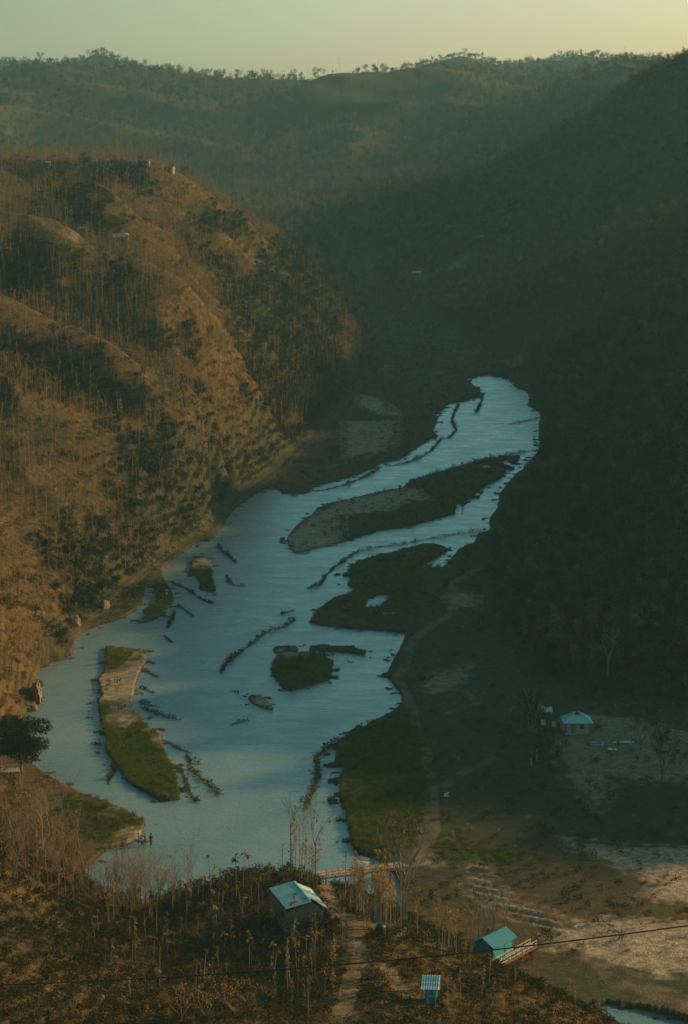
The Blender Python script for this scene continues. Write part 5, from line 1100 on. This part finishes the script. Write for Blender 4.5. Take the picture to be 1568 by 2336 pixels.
def big_sapling():
    t, l = MB(), MB(); h = random.uniform(2.4, 5.6); lx, ly = random.gauss(0, .22), random.gauss(0, .22)
    t.tube([(0, 0, -.3), (lx * .4, ly * .3, h * .5), (lx, ly, h)], [.055, .04, .025], 5, 0, cap=False)
    z = h
    for k in range(random.choice((1, 2, 2, 3))):
        n = random.choice((3, 4, 5, 6)); c = np.array([lx * z / h, ly * z / h, z])
        for i in range(n): l.leaf(c + (random.gauss(0, .06), random.gauss(0, .06), random.gauss(0, .08)), random.uniform(.42, .85), .35, 0, .62, az=i * 6.28 / n + k + random.gauss(0, .4))
        z -= random.uniform(.35, .8)
    if random.random() < .4:
        e = np.array([lx * .6 + random.gauss(0, .5), ly * .6 + random.gauss(0, .5), h * random.uniform(.6, .8)]); t.tube([(lx * .5, ly * .5, h * .5), e], [.03, .015], 4, 0, cap=False)
        for i in range(4): l.leaf(e, random.uniform(.35, .65), .35, 0, .6)
    return t, l
teakV = variants(12, big_sapling, (bp, M_['sapling_leaf']), 'teak_sapling', 'young teak with tiers of big drooping leaves on the near slope', 'young teak trees on the near slope')
bareV = variants(12, lambda: bare(random.uniform(4, 8.5), random.uniform(.045, .075), 3, random.uniform(.4, .75), 14, .25, (random.gauss(0, .06), random.gauss(0, .06)), straight=random.uniform(.3, .6)), (M_['bark_warm'], M_['gold_leaf']), 'slender_bare_tree', 'slender leafless tree on the near left slope', 'slender leafless trees on the near left slope', cname='leaves')
leafyV = variants(8, lambda: slim_tree(random.uniform(5, 8), random.choice((14, 22, 30)), .32, .055, 7), (bp, M_['gold_leaf']), 'slender_leafy_tree', 'slender tree with scattered golden leaves around the footbridge and house', 'slender golden-leaved trees around the footbridge')
def relabel(vs, label): return [(a, b, c, label, e, f, g) for a, b, c, d, e, f, g in vs]
def spots_px(L, s=(.8, 1.2)): return [(h.x, h.y, random.uniform(*s)) for h in (hit(x, y) for x, y in L)]
def rnd(n, poly, s=(.7, 1.2)):
    out = []; xs_, ys_ = [p[0] for p in poly], [p[1] for p in poly]; pa = np.array(poly, float)
    while len(out) < n:
        x, y = random.uniform(min(xs_), max(xs_)), random.uniform(min(ys_), max(ys_))
        if sdist(np.array([[x, y]]), pa, 5)[0] > 0:
            h = hit(x, y)
            if min(ldist(np.array([[h.x, h.y]]), W_, 4)[0] for W_, wd in PATHW) > .7 and h.z > .1: out.append((h.x, h.y, random.uniform(*s)))
    return out
plant(teakV, spots_px([(520, 2040), (555, 2030), (482, 2055), (500, 2060), (540, 2052), (575, 2045), (615, 2020), (452, 2055), (463, 2070), (440, 2075), (530, 2062), (590, 2040), (600, 2035), (575, 2062), (550, 2070), (508, 2078), (475, 2085)], (.85, 1.25)))
plant(relabel(teakV, 'young teak on the dark slope left of the house, below the crest'), spots_px([(425, 2110), (425, 2130), (370, 2165), (448, 2255), (573, 2215), (497, 2130), (550, 2115), (592, 2120), (410, 2080), (395, 2090)], (.75, 1.15)) + rnd(34, [(380, 2110), (480, 2090), (600, 2060), (640, 2140), (620, 2250), (420, 2260)], (.45, .95)))
plant(relabel(teakV, 'young teak with drooping leaves in the gully between left slope and spur'), spots_px([(345, 2105), (260, 2110), (310, 2200), (285, 2215), (350, 2120), (330, 2125)], (.75, 1.1)) + rnd(30, [(200, 2130), (380, 2090), (400, 2260), (230, 2320)], (.45, .95)))
plant(relabel(teakV, 'young teak with drooping leaves growing right beside the near house'), spots_px([(625, 2230), (677, 2160), (672, 2135), (640, 2085), (720, 2175), (700, 2190)], (.75, 1.05)))
plant(relabel(teakV, 'lone young teak right of the water tank beside the path'), spots_px([(1010, 2170)], (.9, 1.0)))
plant(bareV, rnd(85, [(60, 1900), (190, 1960), (250, 2010), (330, 2090), (300, 2120), (120, 2060), (20, 2010)], (.7, 1.1)))
plant(relabel(bareV, 'slender leafless tree in the gully in front of the river'), rnd(45, [(230, 2020), (420, 2055), (450, 2060), (350, 2110), (250, 2060)], (.7, 1.05)))
plant(relabel(bareV, 'slender leafless tree near the bamboo platform at the left edge'), rnd(30, [(0, 1800), (80, 1860), (120, 1960), (0, 1980)], (.6, 1.0)))
plant(leafyV, rnd(65, [(740, 2060), (900, 2105), (960, 2140), (880, 2135), (760, 2095)], (.7, 1.15)))
plant(relabel(leafyV, 'slender tree with golden leaves behind the ridge path left of the teal hut'), rnd(14, [(960, 2145), (1000, 2160), (1080, 2200), (1000, 2190)], (.6, 1.1)))
plant(relabel(leafyV, 'slender tree with golden leaves beside the far end of the near house'), rnd(14, [(640, 1998), (700, 2004), (745, 2040), (720, 2070), (640, 2010)], (.7, 1.15)))
plant(relabel(leafyV, 'slender tree with golden leaves on the slope below the near house'), rnd(22, [(740, 2140), (800, 2120), (790, 2330), (600, 2330), (640, 2200)], (.4, 1.0)))
plant(relabel(leafyV, 'low slender tree with golden leaves on the slope below the teal hut'), rnd(22, [(1150, 2230), (1240, 2250), (1340, 2320), (1000, 2330), (900, 2250)], (.35, .7)))
# ------------------------------------------------------------------ haze in the valley
def haze_box():
    x0, x1, y0, y1, z0, z1 = -5200, 5200, -60, 4330, min(-3.0, float(Z.min()) - 1.0), max(float(Z.max()) + 16, CAM_H + 8)
    V = [(x, y, z) for z in (z0, z1) for x, y in ((x0, y0), (x1, y0), (x1, y1), (x0, y1))]
    Fh = [(3, 2, 1, 0), (4, 5, 6, 7), (0, 1, 5, 4), (1, 2, 6, 5), (2, 3, 7, 6), (3, 0, 4, 7)]
    m = bpy.data.materials.new('valley_haze'); m.use_nodes = True; t = m.node_tree; t.nodes.clear()
    out = t.nodes.new('ShaderNodeOutputMaterial'); v = t.nodes.new('ShaderNodeVolumePrincipled')
    v.inputs['Color'].default_value = (.38, .80, .92, 1); v.inputs['Density'].default_value = HAZE; v.inputs['Anisotropy'].default_value = 0.1
    t.links.new(v.outputs[0], out.inputs['Volume'])
    o = mesh_np('haze', V, Fh, m); tag(o, 'thin blue-green haze filling the valley', None, None, 'stuff')
HAZE = 0.00008
haze_box()
